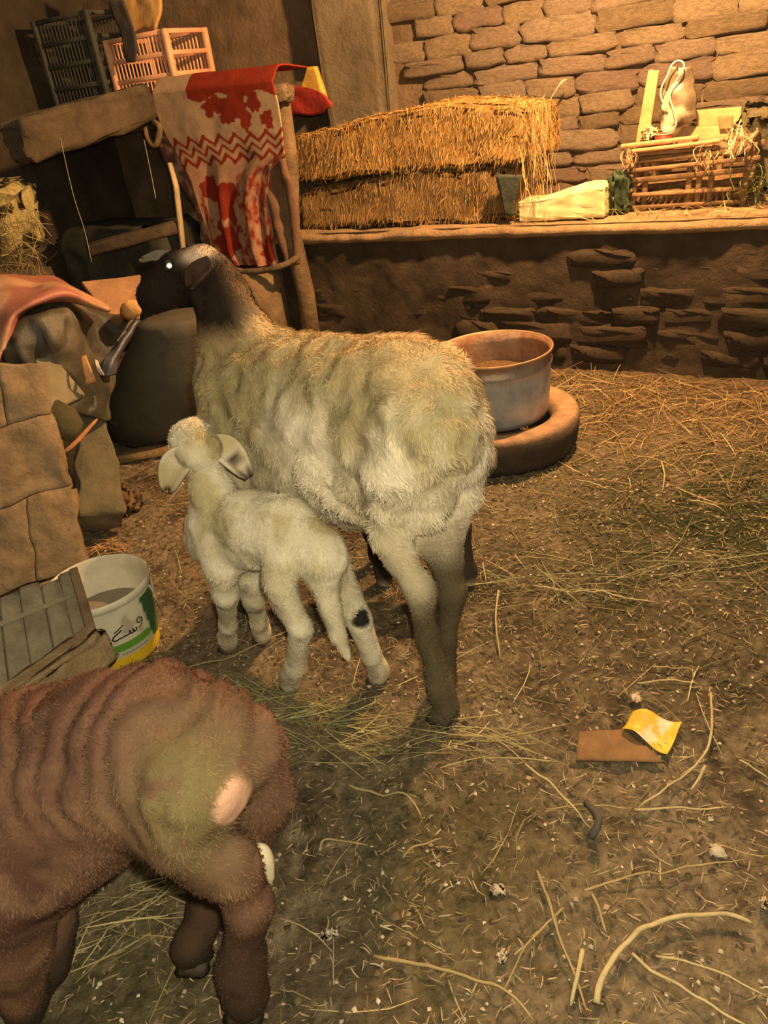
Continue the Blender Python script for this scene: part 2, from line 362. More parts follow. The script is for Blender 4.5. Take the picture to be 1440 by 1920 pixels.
# ================================================================== THE LOFT IN THE CORNER
M_wood = mat('old_wood', (0.20, 0.135, 0.075), 0.85, 0.8, 40, 0.45, 12, stretch=(1, 1, 1))
M_pale = mat('pale_wood', (0.52, 0.40, 0.24), 0.8, 0.4, 40, 0.3, 14)
M_dark = mat('dark_wood', (0.07, 0.05, 0.032), 0.9, 0.6, 40, 0.4, 12)
lf = T('loft_shelf', 'rough mud covered wooden loft in the corner carrying the plastic crates', 'shelf', W(-1.9, 0.3, 0))
lf.part('platform', place(rbox((1.5, 0.62, 0.10), 0.015, 0.01, 5, 2), W(-2.0, 0.28, 1.10), US, UD), mat('loft_mud', (0.12, 0.088, 0.052), 0.95, 0.9, 40, 0.4, 8))
bA, bB = AT(28, 268, 2.85), WP(274, 194, -0.06)
V, F = beam(bA, bB, 0.13, 0.145, bev=0.02, jit=0.008, cuts=5, seed=3); lf.part('beam', (V, F), mat('beam_mud', (0.115, 0.085, 0.050), 0.93, 0.9, 35, 0.4, 9))
V, F = beam(WP(285, 205, -0.03), WP(545, 172, -0.03), 0.07, 0.07, bev=0.012, jit=0.006, cuts=4, seed=4); lf.part('beam', (V, F), M_wood)
pb = WP(545, 178, 0.02); 
lf.part('post', tube([W(-1.16, -0.01, 0.0), W(-1.15, 0.0, 0.3), W(-1.16, -0.02, 0.6), W(-1.12, 0.0, 0.85), W(-1.1, 0.0, 1.12)], [0.05, 0.042, 0.046, 0.036, 0.034], 10, 0.12, 3), mat('post_bark', (0.25, 0.165, 0.085), 0.9, 1.0, 30, 0.4, 10))
lf.part('post', tube([WP(350, 520, -0.2), WP(338, 420, -0.17), WP(330, 350, -0.14), WP(318, 306, -0.13)], [0.026, 0.03, 0.03, 0.024], 8, 0.1, 5, 0.45), M_pale, label='pale split stake holding up the loft')
lf.part('post', tube([W(-1.72, 0.2, 0), W(-1.72, 0.2, 0.6), W(-1.7, 0.2, 1.08)], 0.04, 8, 0.1, 6), M_dark)
lf.part('brace', tube(spline([WP(398, 484, -0.1), WP(440, 506, -0.13), WP(490, 508, -0.13), WP(540, 494, -0.1), WP(560, 480, -0.06)], 10), 0.014, 7, 0.15, 8), M_wood)
# stump wrapped in mud standing under the blanket
V, F = tube([W(-1.42, -0.03, 0), W(-1.42, -0.03, 0.2), W(-1.42, -0.03, 0.40), W(-1.42, -0.03, 0.43)], [0.17, 0.15, 0.15, 0.13], 16, 0.05, 12)
one('mud_stump', (V, F), mat('stump_mud', (0.24, 0.16, 0.08), 0.93, 0.8, 30, 0.4, 9), 'brown round mud stump below the hanging red and cream blanket', 'stump')
# dark clutter under the loft
V, F = rbox((0.75, 0.3, 0.62), 0.05, 0.02, 4, 21, 2); one('dark_sack', place((V, F), W(-2.22, 0.05, 0.33), US, UD), mat('dark_sacking', (0.050, 0.050, 0.036), 0.9, 0.6, 20, 0.5, 8), 'large dark sack slumped in the shade under the loft', 'sack')
V, F = beam(AT(165, 470, 3.2), AT(330, 425, 3.3), 0.05, 0.05, bev=0.008, jit=0.004, cuts=2, seed=3)
one('fallen_rail', (V, F), M_dark, 'dark wooden rail lying across the shade under the loft', 'rail')
for i, (pts, lab) in enumerate([([(108, 232), (122, 300), (140, 375), (158, 430), (172, 492)], 'long pale twine hanging from the loft beam in the dark corner'),
                                ([(270, 262), (284, 330), (292, 372)], 'short twine hanging from the loft beam beside the pale stake')]):
    one('twine', tube(spline([AT(x, y, 2.95) for x, y in pts], 12), 0.0012, 5), mat('twine', (0.35, 0.32, 0.25), 0.8), lab, 'string')
one('wood_hook', tube(spline([WP(270, 226, -0.12), WP(278, 262, -0.14), WP(292, 272, -0.14), WP(300, 240, -0.13), WP(288, 228, -0.12)], 12), 0.013, 7, .1, 2), M_wood, 'brown looped wooden hook hanging at the corner of the loft', 'hook')

# ---- two slatted plastic crates on the loft
def plastic_crate(label, s0, s1, d0, z0, z1, m, rows, seed, n):
    t = T('plastic_crate', label, 'crate', W((s0 + s1) / 2, d0 + 0.15, z0), 'slatted plastic crates on the loft', ROTW)
    w_, h, dp = s1 - s0, z1 - z0, 0.28; zs = np.linspace(0, 1, rows + 1) * h; r = random.Random(seed); sl = []
    fb = lambda x0, x1, y0, y1, a, b: place(rbox((x1 - x0, y1 - y0, b - a), 0.003), ((x0 + x1) / 2, (y0 + y1) / 2, (a + b) / 2), (1, 0, 0), (0, 1, 0))
    for k, z in enumerate(zs):
        hh = 0.020 if k else 0.034
        for y in (-dp / 2, dp / 2): t.part('rail', fb(-w_ / 2, w_ / 2, y - .008, y + .008, z - hh / 2 + .01, z + hh / 2 + .01), m, local=True)
        for x in (-w_ / 2, w_ / 2): t.part('rail', fb(x - .008, x + .008, -dp / 2, dp / 2, z - hh / 2 + .01, z + hh / 2 + .01), m, local=True)
    for x in (-w_ / 2, w_ / 2):
        for y in (-dp / 2, dp / 2): t.part('corner_post', fb(x - .014, x + .014, y - .014, y + .014, 0, h + .02), m, local=True)
    for k in range(n):
        x = -w_ / 2 + w_ * (k + .5) / n
        for y in (-dp / 2, dp / 2): sl.append(fb(x - w_ / n * .24, x + w_ / n * .24, y - .004, y + .004, 0.01, h))
    t.part('slats', join(*sl), m, local=True, stuff=True)
    t.part('bottom', fb(-w_ / 2, w_ / 2, -dp / 2, dp / 2, 0, 0.012), m, local=True)
    return t
plastic_crate('dark grey slatted plastic crate standing in shade at the loft corner', -2.60, -2.24, 0.16, 1.165, 1.55, mat('grey_plastic', (0.060, 0.060, 0.046), 0.6, 0.2, 60, 0.3, 10), 4, 1, 15)
plastic_crate('orange pink slatted plastic crate lit by the lamp on the loft', -2.20, -1.83, 0.20, 1.165, 1.42, mat('pink_plastic', (0.80, 0.42, 0.24), 0.45, 0.1, 60, 0.25, 8), 3, 2, 16)
def crumple(P, amp, sc, seed): return P + (np.stack([noise(P, sc, seed + i, 2) for i in range(3)], 1) - 0.5) * amp
def px_sheet(rows, d, nu, nv, amp=0.02, sc=9, seed=0, plane=WP, dvar=None):
    """sheet hung between two edges; rows are (y, xl, xr) on the plane d"""
    ys = np.array([q[0] for q in rows], float); V = []
    for v in np.linspace(0, 1, nv):
        y = ys[0] + v * (ys[-1] - ys[0]); xl = np.interp(y, ys, [q[1] for q in rows]); xr = np.interp(y, ys, [q[2] for q in rows])
        dl = np.interp(y, ys, [q[3] if len(q) > 3 else 0 for q in rows]); dr = np.interp(y, ys, [q[4] if len(q) > 4 else 0 for q in rows])
        a = plane(xl, y + dl, d); b = plane(xr, y + dr, d)
        for uu in np.linspace(0, 1, nu): V.append(a + (b - a) * uu)
    V = crumple(np.array(V), amp, sc, seed); return V, gridF(nu, nv)
M_cloth = mat('cloth', None, 0.95, 0.5, 180, 0.18, 25, spec=0.1)
# orange bag standing in the crate and the dark sleeve over its edge
V, F = px_sheet([(-60, 222, 305), (0, 228, 304), (58, 242, 300)], 0.26, 14, 14, 0.06, 11, 3); one('orange_bag', thick((V, F), 0.012), mat('orange_cloth', (0.60, 0.34, 0.12), 0.8, 0.4, 30, 0.3, 9), 'orange feed bag standing up behind the pink slatted crate', 'bag')
V, F = px_sheet([(2, 205, 232), (50, 222, 248), (95, 236, 262), (118, 242, 254)], 0.17, 10, 20, 0.03, 13, 4); one('dark_sleeve', thick((V, F), 0.010), mat('dark_cloth', (0.075, 0.06, 0.05), 0.95, 0.3, 60, 0.3, 9), 'dark cloth sleeve dangling over the slatted crates', 'cloth')

# ---- the red and cream blanket hung over the loft rail
NU, NV = 120, 190
rows = [(168, 287, 512, 8, -16), (205, 293, 522, 6, -14), (250, 312, 530, 8, -14), (300, 346, 534, 12, -12), (330, 362, 505, 12, -8), (380, 378, 500, 10, -6), (430, 392, 508, 8, -6), (470, 402, 516, 6, -4), (500, 420, 522, -4, 0)]
V, _ = px_sheet(rows, -0.075, NU, NV, 0.012, 9, 5)
uu, vv = np.meshgrid(np.linspace(0, 1, NU), np.linspace(0, 1, NV), indexing='xy'); uu = uu.ravel(); vv = vv.ravel()
V = V - UD * (0.016 * np.sin(uu * 17 + 2 * vv) * sm(.25, .7, vv) + 0.012 * np.sin(uu * 31 + 1 + vv * 4) * sm(.35, .8, vv))[:, None]
nt = 16; top = []
for k in range(nt):                 # the part that lies over the rail and back onto the loft
    f = (nt - k) / nt; row = V[:NU] + UD * (0.005 + 0.26 * f) + UZ * (0.05 * math.sin(min(1, f * 4) * PI / 2) - 0.03 * max(0, f - .4)); top.append(row)
V = np.vstack(top + [V]); U2 = np.concatenate([np.tile(np.linspace(0, 1, NU), nt), uu]); V2 = np.concatenate([np.repeat(-0.16 * (np.arange(nt, 0, -1)) / nt, NU), vv])
red, cream, pink = (0.40, 0.050, 0.024), (0.74, 0.50, 0.30), (0.68, 0.33, 0.21)
def blob(cu, cv, ru, rv, rot=0, k=0.25, sd=0):
    du, dv = (U2 - cu) / ru, (V2 - cv) / rv; c, s = math.cos(rot), math.sin(rot); x, y = du * c + dv * s, -du * s + dv * c; a = np.arctan2(y, x)
    return np.sqrt(x * x + y * y) - 1 - k * .45 * np.sin(a * 3 + sd) - k * .4 * np.sin(a * 7 + sd * 2)
def line(pts, w):
    best = np.full(len(U2), 9.0)
    for (a, b), (c, d) in zip(pts, pts[1:]):
        ax, ay = c - a, d - b; t = np.clip(((U2 - a) * ax + (V2 - b) * ay * 1) / (ax * ax + ay * ay + 1e-9), 0, 1); best = np.minimum(best, np.hypot(U2 - a - ax * t, (V2 - b - ay * t) * 1.35))
    return best - w
inside = np.full(len(U2), 1.0)
def add(f): 
    global inside; inside = np.minimum(inside, f)
add(V2 + 0.10); add(np.where((V2 < 0.055 + .02 * np.sin(U2 * 20)) & (U2 > .3), -1.0, 1.0) * np.where(U2 < .12, 1, 1))
zig = 0.022 * np.abs(((U2 * 7.5) % 1) * 2 - 1) * 2
for c, w_ in ((0.285, 0.012), (0.335, 0.010), (0.385, 0.013)): add((np.abs(V2 - c - zig + .02) - w_) * 20)
for k in range(8): add(blob((k + .5) / 7.5, 0.262, 0.017, 0.012, 0, 0))
for a in ((.50, .10, .09, .05, .3), (.66, .11, .11, .07, 1), (.72, .18, .05, .07, 2), (.58, .17, .06, .04, 3), (.82, .09, .05, .07, 0), (.90, .20, .05, .05, 1), (.44, .14, .03, .03, 0)): add(blob(*a, 0.3, a[4]))
for a in ((.22, .54, .12, .075, .9), (.42, .58, .15, .07, 1.2), (.34, .66, .10, .06, .4), (.46, .70, .05, .07, .2), (.20, .76, .05, .035, 0), (.30, .84, .20, .075, .5), (.24, .90, .13, .05, .2), (.88, .93, .10, .05, .4), (.92, .88, .05, .05, 1)): add(blob(*a, 0.22, a[4]))
for pts in ([(.62, .48), (.56, .60), (.62, .70), (.74, .66), (.80, .52)], [(.80, .46), (.84, .60), (.78, .74), (.66, .72)], [(.90, .46), (.93, .60), (.90, .70)], [(.70, .72), (.74, .84), (.86, .92)], [(.82, .72), (.92, .86)], [(.40, .76), (.55, .80), (.58, .88), (.48, .92)], [(.10, .60), (.06, .80), (.12, .98)], [(.97, .42), (.97, .98)], [(.30, .97), (.80, .99)]): add(line(pts, 0.017))
wob = noise(np.stack([U2 * 30, V2 * 30, 0 * U2], 1), 1, 3, 2) - .5
t_ = sm(0.05, -0.05, inside + wob * 0.2); bc = mixc(mixc(cream, pink, sm(.3, .5, V2) * .7 * (1 - .0 * U2)), red, t_)
bl = one('blanket', thick((V, gridF(NU, NV + nt)), 0.006), M_cloth, 'red and cream patterned blanket with zigzag bands hung over the loft rail', 'blanket', np.vstack([bc, bc * 0.6]))
# its folded side, in shade
V, F = px_sheet([(300, 505, 536, 6, -6), (340, 500, 548, 4, -4), (400, 512, 562, 4, -4), (450, 528, 566, 2, 0), (492, 536, 560, 2, 0)], -0.05, 14, 40, 0.03, 12, 9)
V -= UD * (0.02 * np.sin(np.linspace(0, 1, 14) * 9))[np.arange(len(V)) % 14][:, None]
o = bpy.data.objects.new('folded_side', meshdata('folded_side', *thick((V - np.array(bl.location), F), 0.008), np.array((0.22, 0.12, 0.075)))); COL.objects.link(o); o.data.materials.append(M_cloth); o.parent = bl; o['label'] = 'brown underside of the blanket folded at its edge'
V, F = px_sheet([(250, 292, 330), (290, 306, 350), (330, 322, 366), (380, 362, 384), (430, 376, 398), (480, 388, 408)], -0.055, 12, 40, 0.03, 12, 11)
c = mixc((0.16, 0.085, 0.06), (0.45, 0.27, 0.2), sm(.5, .68, noise(V, 38, 3, 2))); one('patterned_cloth', thick((V, F), 0.008), M_cloth, 'dark mottled cloth hanging behind the blanket beside the pale stake', 'cloth', np.vstack([c, c]))

# ---- straw bales
def hay_color(P, seed, base=(0.50, 0.30, 0.10)):
    Q = np.asarray(P) @ np.stack([US, UD, UZ]).T * np.array([1, 1, 0.22])
    n = noise(Q, 60, seed, 2); return mixc(np.array(base) * 0.5, np.array(base) * 1.25, sm(.25, .75, n))
def bale(label, s0, s1, d0, d1, z0, z1, sag, n, seed, base):
    t = T('straw_bale', label, 'bale', W((s0 + s1) / 2, (d0 + d1) / 2, z0), 'straw bales on the ledge')
    V, F = rbox((s1 - s0, d1 - d0, z1 - z0), 0.035, 0, 16, seed, 3); x = V[:, 0] / (s1 - s0) * 2
    V[:, 2] += np.where(V[:, 2] > 0, -sag * (x ** 2) + 0.02 * np.sin(x * 2.2 + .6), 0); V = V + np.sign(V) * 0
    V, F = place((V, F), W((s0 + s1) / 2, (d0 + d1) / 2, (z0 + z1) / 2), US, UD); V = crumple(V, 0.035, 9, seed)
    bd = t.part('body', (V, F), mat('bale_straw', None, 0.9, 1.0, 90, 0.35, 50, stretch=(1.6, 1.6, .35)), hay_color(V, seed, base))
    r = np.random.RandomState(seed); Fq = [f for f in F if len(f) == 4]; C = V[np.array(Fq)]; N = np.array([np.cross(V[f[2]] - V[f[0]], V[f[3]] - V[f[1]]) for f in Fq]); N /= np.linalg.norm(N, axis=1)[:, None] + 1e-9
    ok = (N @ UD < 0.35) & (N[:, 2] > -.4); C, N = C[ok], N[ok]; ar = np.linalg.norm(np.cross(C[:, 2] - C[:, 0], C[:, 3] - C[:, 1]), axis=1); i = r.choice(len(C), n, p=ar / ar.sum()); a, b = r.rand(n, 1), r.rand(n, 1); P0 = (C[i, 0] * (1 - a) + C[i, 1] * a) * (1 - b) + (C[i, 3] * (1 - a) + C[i, 2] * a) * b + N[i] * .003
    dr = np.where(N[i][:, 2:] > .6, US * r.normal(0, 1, (n, 1)) + UD * r.normal(0, 1, (n, 1)), -UZ + US * r.normal(-.28, .35, (n, 1)) - UD * 0.03); dr = dr + N[i] * r.normal(0.05, .12, (n, 1)); dr /= np.linalg.norm(dr, axis=1)[:, None]
    VF, k = straws(P0, dr, r.uniform(.015, .06, n), r.uniform(.001, .0024, n), .2, seed, nrm=N[i])
    t.part('loose_straw', VF, M_straw, np.repeat(np.array(base) * r.uniform(.7, 1.7, (n, 1)) * np.array([1, 1, .95]), k, 0), stuff=True)
    return t
bale('long lower straw bale lying directly on the ledge under the other', -1.19, -0.185, 0.10, 0.52, 0.565, 0.765, 0.012, 5200, 5, (0.36, 0.215, 0.08))
bale('upper straw bale, shaggy and sagging, stacked on the lower one', -1.20, -0.10, 0.085, 0.50, 0.775, 0.990, 0.035, 10500, 6, (0.44, 0.25, 0.08))
n = 150; r = np.random.RandomState(3)   # wisps trailing off the bale's end
P0 = W(0, 0, 0) + np.outer(r.uniform(-.115, -.01, n), US) + np.outer(r.uniform(.03, .2, n), UD) + np.outer(r.uniform(.58, .93, n), UZ)
dr = -UZ + np.outer(r.normal(.05, .2, n), US) + np.outer(r.normal(0, .1, n), UD); dr /= np.linalg.norm(dr, axis=1)[:, None]
VF, k = straws(P0, dr, r.uniform(.06, .2, n), r.uniform(.0015, .003, n), .25, 9); one('straw_wisps', VF, M_straw, 'thin straw wisps trailing down from the end of the upper bale', 'straw', np.repeat(np.array((.5, .33, .13)) * r.uniform(.6, 1.3, (n, 1)), k, 0), kind='stuff')

# ---- on the bales: red cloth and a mustard packet
V, F = px_sheet([(160, 528, 560), (182, 524, 606), (198, 524, 624), (216, 526, 606)], 0.03, 26, 14, 0.05, 9, 14); V += UZ * 0.005
one('red_cloth', thick((V, F), 0.014), mat('red_cloth', (0.30, 0.028, 0.016), 0.95, 0.5, 50, 0.3, 12), 'crumpled red cloth lying between the blanket and the upper bale', 'cloth')
V, F = px_sheet([(126, 584, 596), (150, 574, 604), (186, 558, 616)], 0.10, 10, 10, 0.015, 12, 15); one('mustard_packet', thick((V, F), 0.03), mat('mustard', (0.50, 0.29, 0.05), 0.7, 0.3, 30, 0.25, 8), 'mustard yellow triangular packet standing in the red cloth', 'packet')
# ---- dark rag between bale and foam
V, F = px_sheet([(326, 930, 980), (345, 936, 976), (375, 942, 966), (402, 948, 962)], 0.07, 8, 14, 0.02, 16, 17); one('dark_rag', thick((V, F), 0.02), mat('rag_green', (0.060, 0.065, 0.045), 0.9, 0.4, 50, 0.3, 12), 'dark grey green rag hanging under the end of the upper bale', 'rag')
# ---- pale yellow foam block: its faces are bands
V, F = rbox((0.335, 0.13, 0.10), 0.008, 0.003, 9, 31, 2); x = (V[:, 0] / 0.335 + .5); V[:, 2] = np.where(V[:, 2] > 0, V[:, 2] * (.55 + .75 * sm(.20, .80, x) - .12 * sm(.9, 1, x)), V[:, 2])
fcol = mixc((0.86, 0.78, 0.42), (0.62, 0.60, 0.30), sm(.40, .44, x) * sm(.66, .62, x) + sm(.72, .75, x)); one('foam_block', place((V, F), W(0.022, 0.165, 0.616), US + UZ * .02, UD), mat('foam', None, 0.8, 0.15, 30, 0.1, 12), 'pale yellow foam block lying on the ledge beside the palm rib crate', 'foam block', fcol)
V, F = rbox((0.075, 0.09, 0.15), 0.022, 0.008, 4, 33, 2); one('dark_bottle_bag', place((V, F), W(0.225, 0.20, 0.638), US, UD), mat('dark_green_plastic', (0.045, 0.065, 0.03), 0.5, 0.4, 25, 0.3, 12), 'small dark green plastic bundle wedged between foam block and palm crate', 'bundle')
# ---- palm rib crate
M_rib = mat('palm_rib', (0.32, 0.19, 0.09), 0.75, 0.5, 50, 0.35, 18)
M_rib2 = mat('palm_rib_dark', (0.20, 0.12, 0.055), 0.8, 0.5, 50, 0.35, 18)
pc = T('palm_crate', 'brown crate of palm ribs standing on the ledge at the lit end', 'crate', W(0.47, 0.32, 0.565), None, ROTW)
r = random.Random(4)
def rib(x0, y0, z0, x1, y1, z1, w_=.011, h=.013, name='rib', m=None):
    a = np.array([x0, y0, z0]); b = np.array([x1, y1, z1]); pc.part(name, beam(a, b, w_, h, up=(0, 0, 1) if abs(z1 - z0) < abs(x1 - x0) + abs(y1 - y0) else (0, 1, 0), bev=.003, jit=.0012, cuts=1, seed=r.randrange(999)), m or M_rib, local=True)
for k, z in enumerate((0.02, 0.065, 0.115, 0.150, 0.185, 0.205)):
    for y in (-.10, .12):
        h = (.014, .014, .018, .016, .022, .013)[k]
        rib(-.235 + r.uniform(-.03, .01), y + r.uniform(-.004, .004), z - .006, .20 + r.uniform(-.03, .03), y, z + r.uniform(-.004, .012), .012, h, m=M_rib if k % 2 else M_rib2)
    for x in (-.21, .19): rib(x, -.12, z + .012, x, .14, z + .012, .012, .013)
for x in (-.205, -.165, -.01, .025, .065, .18):
    for y in (-.088, .108): rib(x, y, 0, x + .008, y, .21, .020, .012, 'upright', M_rib)
for k in range(7): rib(-.2 + k * .06, -.1, .012, -.2 + k * .06, .12, .012, .02, .008, 'floor_rib', M_rib2)
for k in range(14): rib(-.155 + k * .0225, -.094, .02, -.127 + k * .02, -.094, .068, .006, .006, 'stub')
rib(-.25, -.115, .232, .02, -.112, .242, .013, .015, 'top_rail', mat('palm_rib_lit', (.58, .36, .16), .7, .4, 50, .3, 18)); rib(-.22, -.118, .213, .09, -.115, .226, .012, .013, 'top_rail', MATS['palm_rib_lit']); rib(.0, -.11, .232, .2, -.1, .226, .011, .012, 'top_rail')  # brighter copy of the rib colour, lamp light painted onto these rails
V, F = rbox((.4, .19, .07), .03, .01, 4, 3, 2); pc.part('straw_filling', ((np.array(V) + [0, .01, .05]), F), mat('straw_fill', (.34, .2, .085), .9, 1.0, 90, .5, 60), local=True)
# knots of raffia
def tuft(name, label, c, n, L, spread, base, seed, group=None, down=1.0):
    r = np.random.RandomState(seed); P0 = c + r.normal(0, 1, (n, 3)) * spread; dr = r.normal(0, .45, (n, 3)) - UZ * down; dr /= np.linalg.norm(dr, axis=1)[:, None]
    VF, k = straws(P0, dr, r.uniform(.5, 1.1, n) * L, r.uniform(.002, .005, n), .4, seed); return one(name, VF, M_straw, label, 'straw', np.repeat(np.array(base) * r.uniform(.6, 1.3, (n, 1)), k, 0), group, 'stuff')
tuft('raffia_tuft', 'pale raffia fibres tied on the end of the palm rib crate', WP(1378, 268, .16), 60, .10, .016, (.85, .62, .33), 1)
tuft('raffia_tuft', 'frayed fibres knotted at the middle of the palm crate rail', WP(1325, 300, .17), 40, .05, .014, (.55, .36, .17), 2)
tuft('raffia_tuft', 'frayed fibres hanging at the near corner of the palm crate', WP(1180, 300, .17), 30, .06, .01, (.5, .32, .15), 3)
# ---- behind the crate: lit planks, leaning board, bag, cup
def pxbox(name, pts, d, t, m, label=None, cat=None, seed=0):
    """plank standing in the plane d with the four given corners, t thick"""
    q = [WP(x, y, d) for x, y in pts]; V, F = rbox((1, 1, 1), 0.02, 0.01, 3, seed); out = []
    for x, y, z in V:
        u, v = x + .5, .5 - z; p = (q[0] * (1 - u) + q[1] * u) * (1 - v) + (q[3] * (1 - u) + q[2] * u) * v; out.append(p + UD * y * t)
    return one(name, (np.array(out), F), m, label, cat)
M_lit = mat('fresh_board', (0.62, 0.41, 0.17), 0.75, 0.4, 30, 0.25, 10)
pxbox('leaning_board', [(1217, 131), (1236, 133), (1214, 280), (1190, 284)], 0.42, .022, M_lit, 'narrow pale board leaning upright against the mud brick wall', 'board', 3)
pxbox('plank', [(1255, 238), (1368, 236), (1366, 262), (1262, 276)], 0.47, .02, M_lit, 'lower pale plank lying behind the palm rib crate', 'plank', 5)
pxbox('plank', [(1306, 207), (1390, 200), (1392, 232), (1308, 238)], 0.50, .02, M_lit, 'upper pale plank standing against the wall behind the palm crate', 'plank', 6)
pxbox('plank', [(1345, 218), (1375, 217), (1372, 240), (1350, 242)], 0.455, .018, mat('tan_board', (.40, .24, .1), .8, .4, 30, .3, 10), 'short tan offcut leaning on the upper pale plank', 'plank', 7)
# hanging bag: grey plastic with a white strap
V, F = px_sheet([(128, 1262, 1294), (160, 1252, 1304), (190, 1246, 1306), (210, 1243, 1306), (232, 1244, 1276), (248, 1250, 1264)], 0.44, 22, 30, 0.055, 14, 22)
V -= UD * (0.035 * np.sin(np.linspace(0, PI, 22)))[np.arange(len(V)) % 22][:, None]
bgc = mixc((0.72, 0.60, 0.38), (0.20, 0.15, 0.085), sm(.42, .54, noise(V, 17, 6, 2))); bgc = mixc(bgc, (.2, .14, .075), sm(.72, .8, np.tile(np.linspace(0, 1, 22), 30)) * sm(.75, .6, np.repeat(np.linspace(0, 1, 30), 22)))
bag = T('hanging_bag', 'crumpled grey and white plastic bag with a strap hung on the wall', 'bag', WP(1275, 250, .44))
bag.part('body', thick((V, F), 0.012), mat('bag_plastic', None, 0.45, 0.3, 40, 0.15, 20, spec=.5), np.vstack([bgc, bgc]))
bag.part('strap', tube(spline([WP(x, y, .385) for x, y in ((1252, 205), (1240, 185), (1240, 165), (1252, 140), (1258, 124), (1269, 114), (1281, 117), (1281, 130), (1266, 155), (1256, 180), (1262, 205), (1268, 232), (1258, 246))], 40), .0032, 6), mat('white_strap', (.85, .75, .5), .6), label='white strap looped over a nail')
bag.part('nail', beam(WP(1270, 117, .55), WP(1270, 117, .38), .006, .006, bev=.001), M_dark)
cup = T('red_cup', 'small dark red cup set among paper scraps beside the hanging bag', 'cup', WP(1242, 280, .36))
cc = WP(1243, 277, .36); cup.part('bowl', lathe([(0.001, 0), (.024, 0), (.028, .012), (.032, .045), (.029, .045), (.026, .012), (.001, .006)], cc, 20), mat('red_ceramic', (.22, .035, .02), .5, .1, 20, .2, 9)); cup.part('rim', lathe([(.029, .044), (.033, .046), (.033, .050), (.029, .049)], cc, 20), mat('pale_rim', (.75, .5, .33), .6))
V, F = rbox((.06, .05, .045), .015, .012, 4, 8); one('paper_scrap', place((V, F), WP(1222, 252, .40), US, UD), mat('paper', (.72, .55, .30), .85, .3, 40, .2, 20), 'crumpled pale paper scrap behind the red cup', 'paper')
V, F = rbox((.19, .14, .34), .06, .01, 6, 61, 3); V[:, 0] *= 1 - .25 * sm(0, .17, V[:, 2]); V, F = place((V, F), WP(1422, 285, .53), US, UD); V = crumple(V, .05, 12, 5)
one('net_sack', (V, F), mat('net_sack', (.155, .125, .06), .85, .6, 120, .4, 40), 'grey green net sack slumped on the ledge beyond the palm crate', 'sack')
tuft('green_sprigs', 'green fodder sprigs lying under the grey green net sack', WP(1405, 350, .2), 80, .09, .03, (.16, .17, .05), 7, down=.1)
one('wall_stick', tube(spline([WP(1015, 222, .5), WP(1030, 190, .5), WP(1052, 155, .52), WP(1064, 150, .56)], 8), [.0015, .0015, .002, .002, .003, .005, .006, .003], 6), M_pale, 'thin pale stick poking out of the brick wall beside the bales', 'stick')
n = 420; r = np.random.RandomState(12); P0 = W(0, 0, 0.572) + np.outer(r.uniform(.1, 1.3, n), US) + np.outer(r.uniform(.03, .4, n) ** 1.0, UD); dr = r.normal(0, 1, (n, 3)) * [1, 1, .18]; dr /= np.linalg.norm(dr, axis=1)[:, None]
VF, k = straws(P0 + UZ * .005, dr, r.uniform(.02, .11, n), r.uniform(.0015, .0035, n), .2, 4); one('ledge_straw', VF, M_straw, 'loose straw scattered over the ledge round the palm crate', 'straw', np.repeat(np.array((.5, .33, .14)) * r.uniform(.5, 1.4, (n, 1)), k, 0), kind='stuff')

# ================================================================== TUB AND BASIN
tc_ = np.array([0.42, 2.37, 0.0])
bs = T('round_basin', 'wide low brown round basin on the floor holding the metal pot', 'basin', tc_)
V, F = lathe([(.17, .02), (.235, -.01), (.255, .03), (.262, .08), (.262, .115), (.252, .13), (.20, .128), (.178, .118), (.168, .09), (.165, .03)], tc_, 64); V[:, 2] += (noise(V, 9, 3) - .5) * .008; rc = mixc((.060, .044, .030), (.40, .24, .13), sm(.108, .126, V[:, 2]))  # lamp light put into the colour: top as lit orange, side as dark
bs.part('body', (V, F), mat('basin_rubber', None, 0.85, 0.6, 60, .3, 25), rc)
pt = T('metal_pot', 'dented grey metal pot with a rusty rim standing in the round basin', 'pot', tc_ + [0, 0, .03])
pcn = tc_ + np.array([-.005, 0, .0])
V, F = lathe([(.001, .115), (.150, .115), (.163, .122), (.169, .14), (.174, .20), (.178, .27), (.180, .288), (.1835, .292), (.1835, .300), (.180, .304), (.180, .33), (.182, .336)], pcn, 72)
pcol = mixc((.38, .39, .41), (.25, .14, .07), np.clip(sm(.55, .75, noise(V, 14, 3, 2)) * .7 + sm(.285, .30, V[:, 2]) * .75 + sm(.13, .115, V[:, 2]) * .8, 0, 1)); pt.part('outside', (V, F), mat('pot_metal', None, 0.36, 0.25, 18, .25, 20, metal=.4, spec=.5), pcol)
V, F = lathe([(.182, .336), (.178, .336), (.176, .30), (.172, .22), (.168, .16), (.001, .155)], pcn, 72); V, F = V, F
ic = mixc((.30, .15, .075), (.40, .30, .22), sm(.5, .7, noise(V, 20, 6, 2)) * .5); pt.part('inside', (V, F), mat('pot_rust', None, .8, .5, 40, .3, 30), ic)
V, F = lathe([(.180, .3345), (.1825, .341), (.187, .341), (.187, .334), (.182, .331)], pcn, 72); pt.part('rim', (V, F), mat('rim_metal', (.40, .24, .13), .5, .2, 40, .3, 20, metal=.4))
V, F = lathe([(.001, .252), (.08, .25), (.15, .245), (.172, .235)], pcn, 40); V[:, 2] += (noise(V, 30, 3, 2) - .5) * .03; pt.part('feed', (V, F), mat('feed', (.30, .17, .07), .95, 1, 150, .4, 90), label='brown chaff feed in the pot')

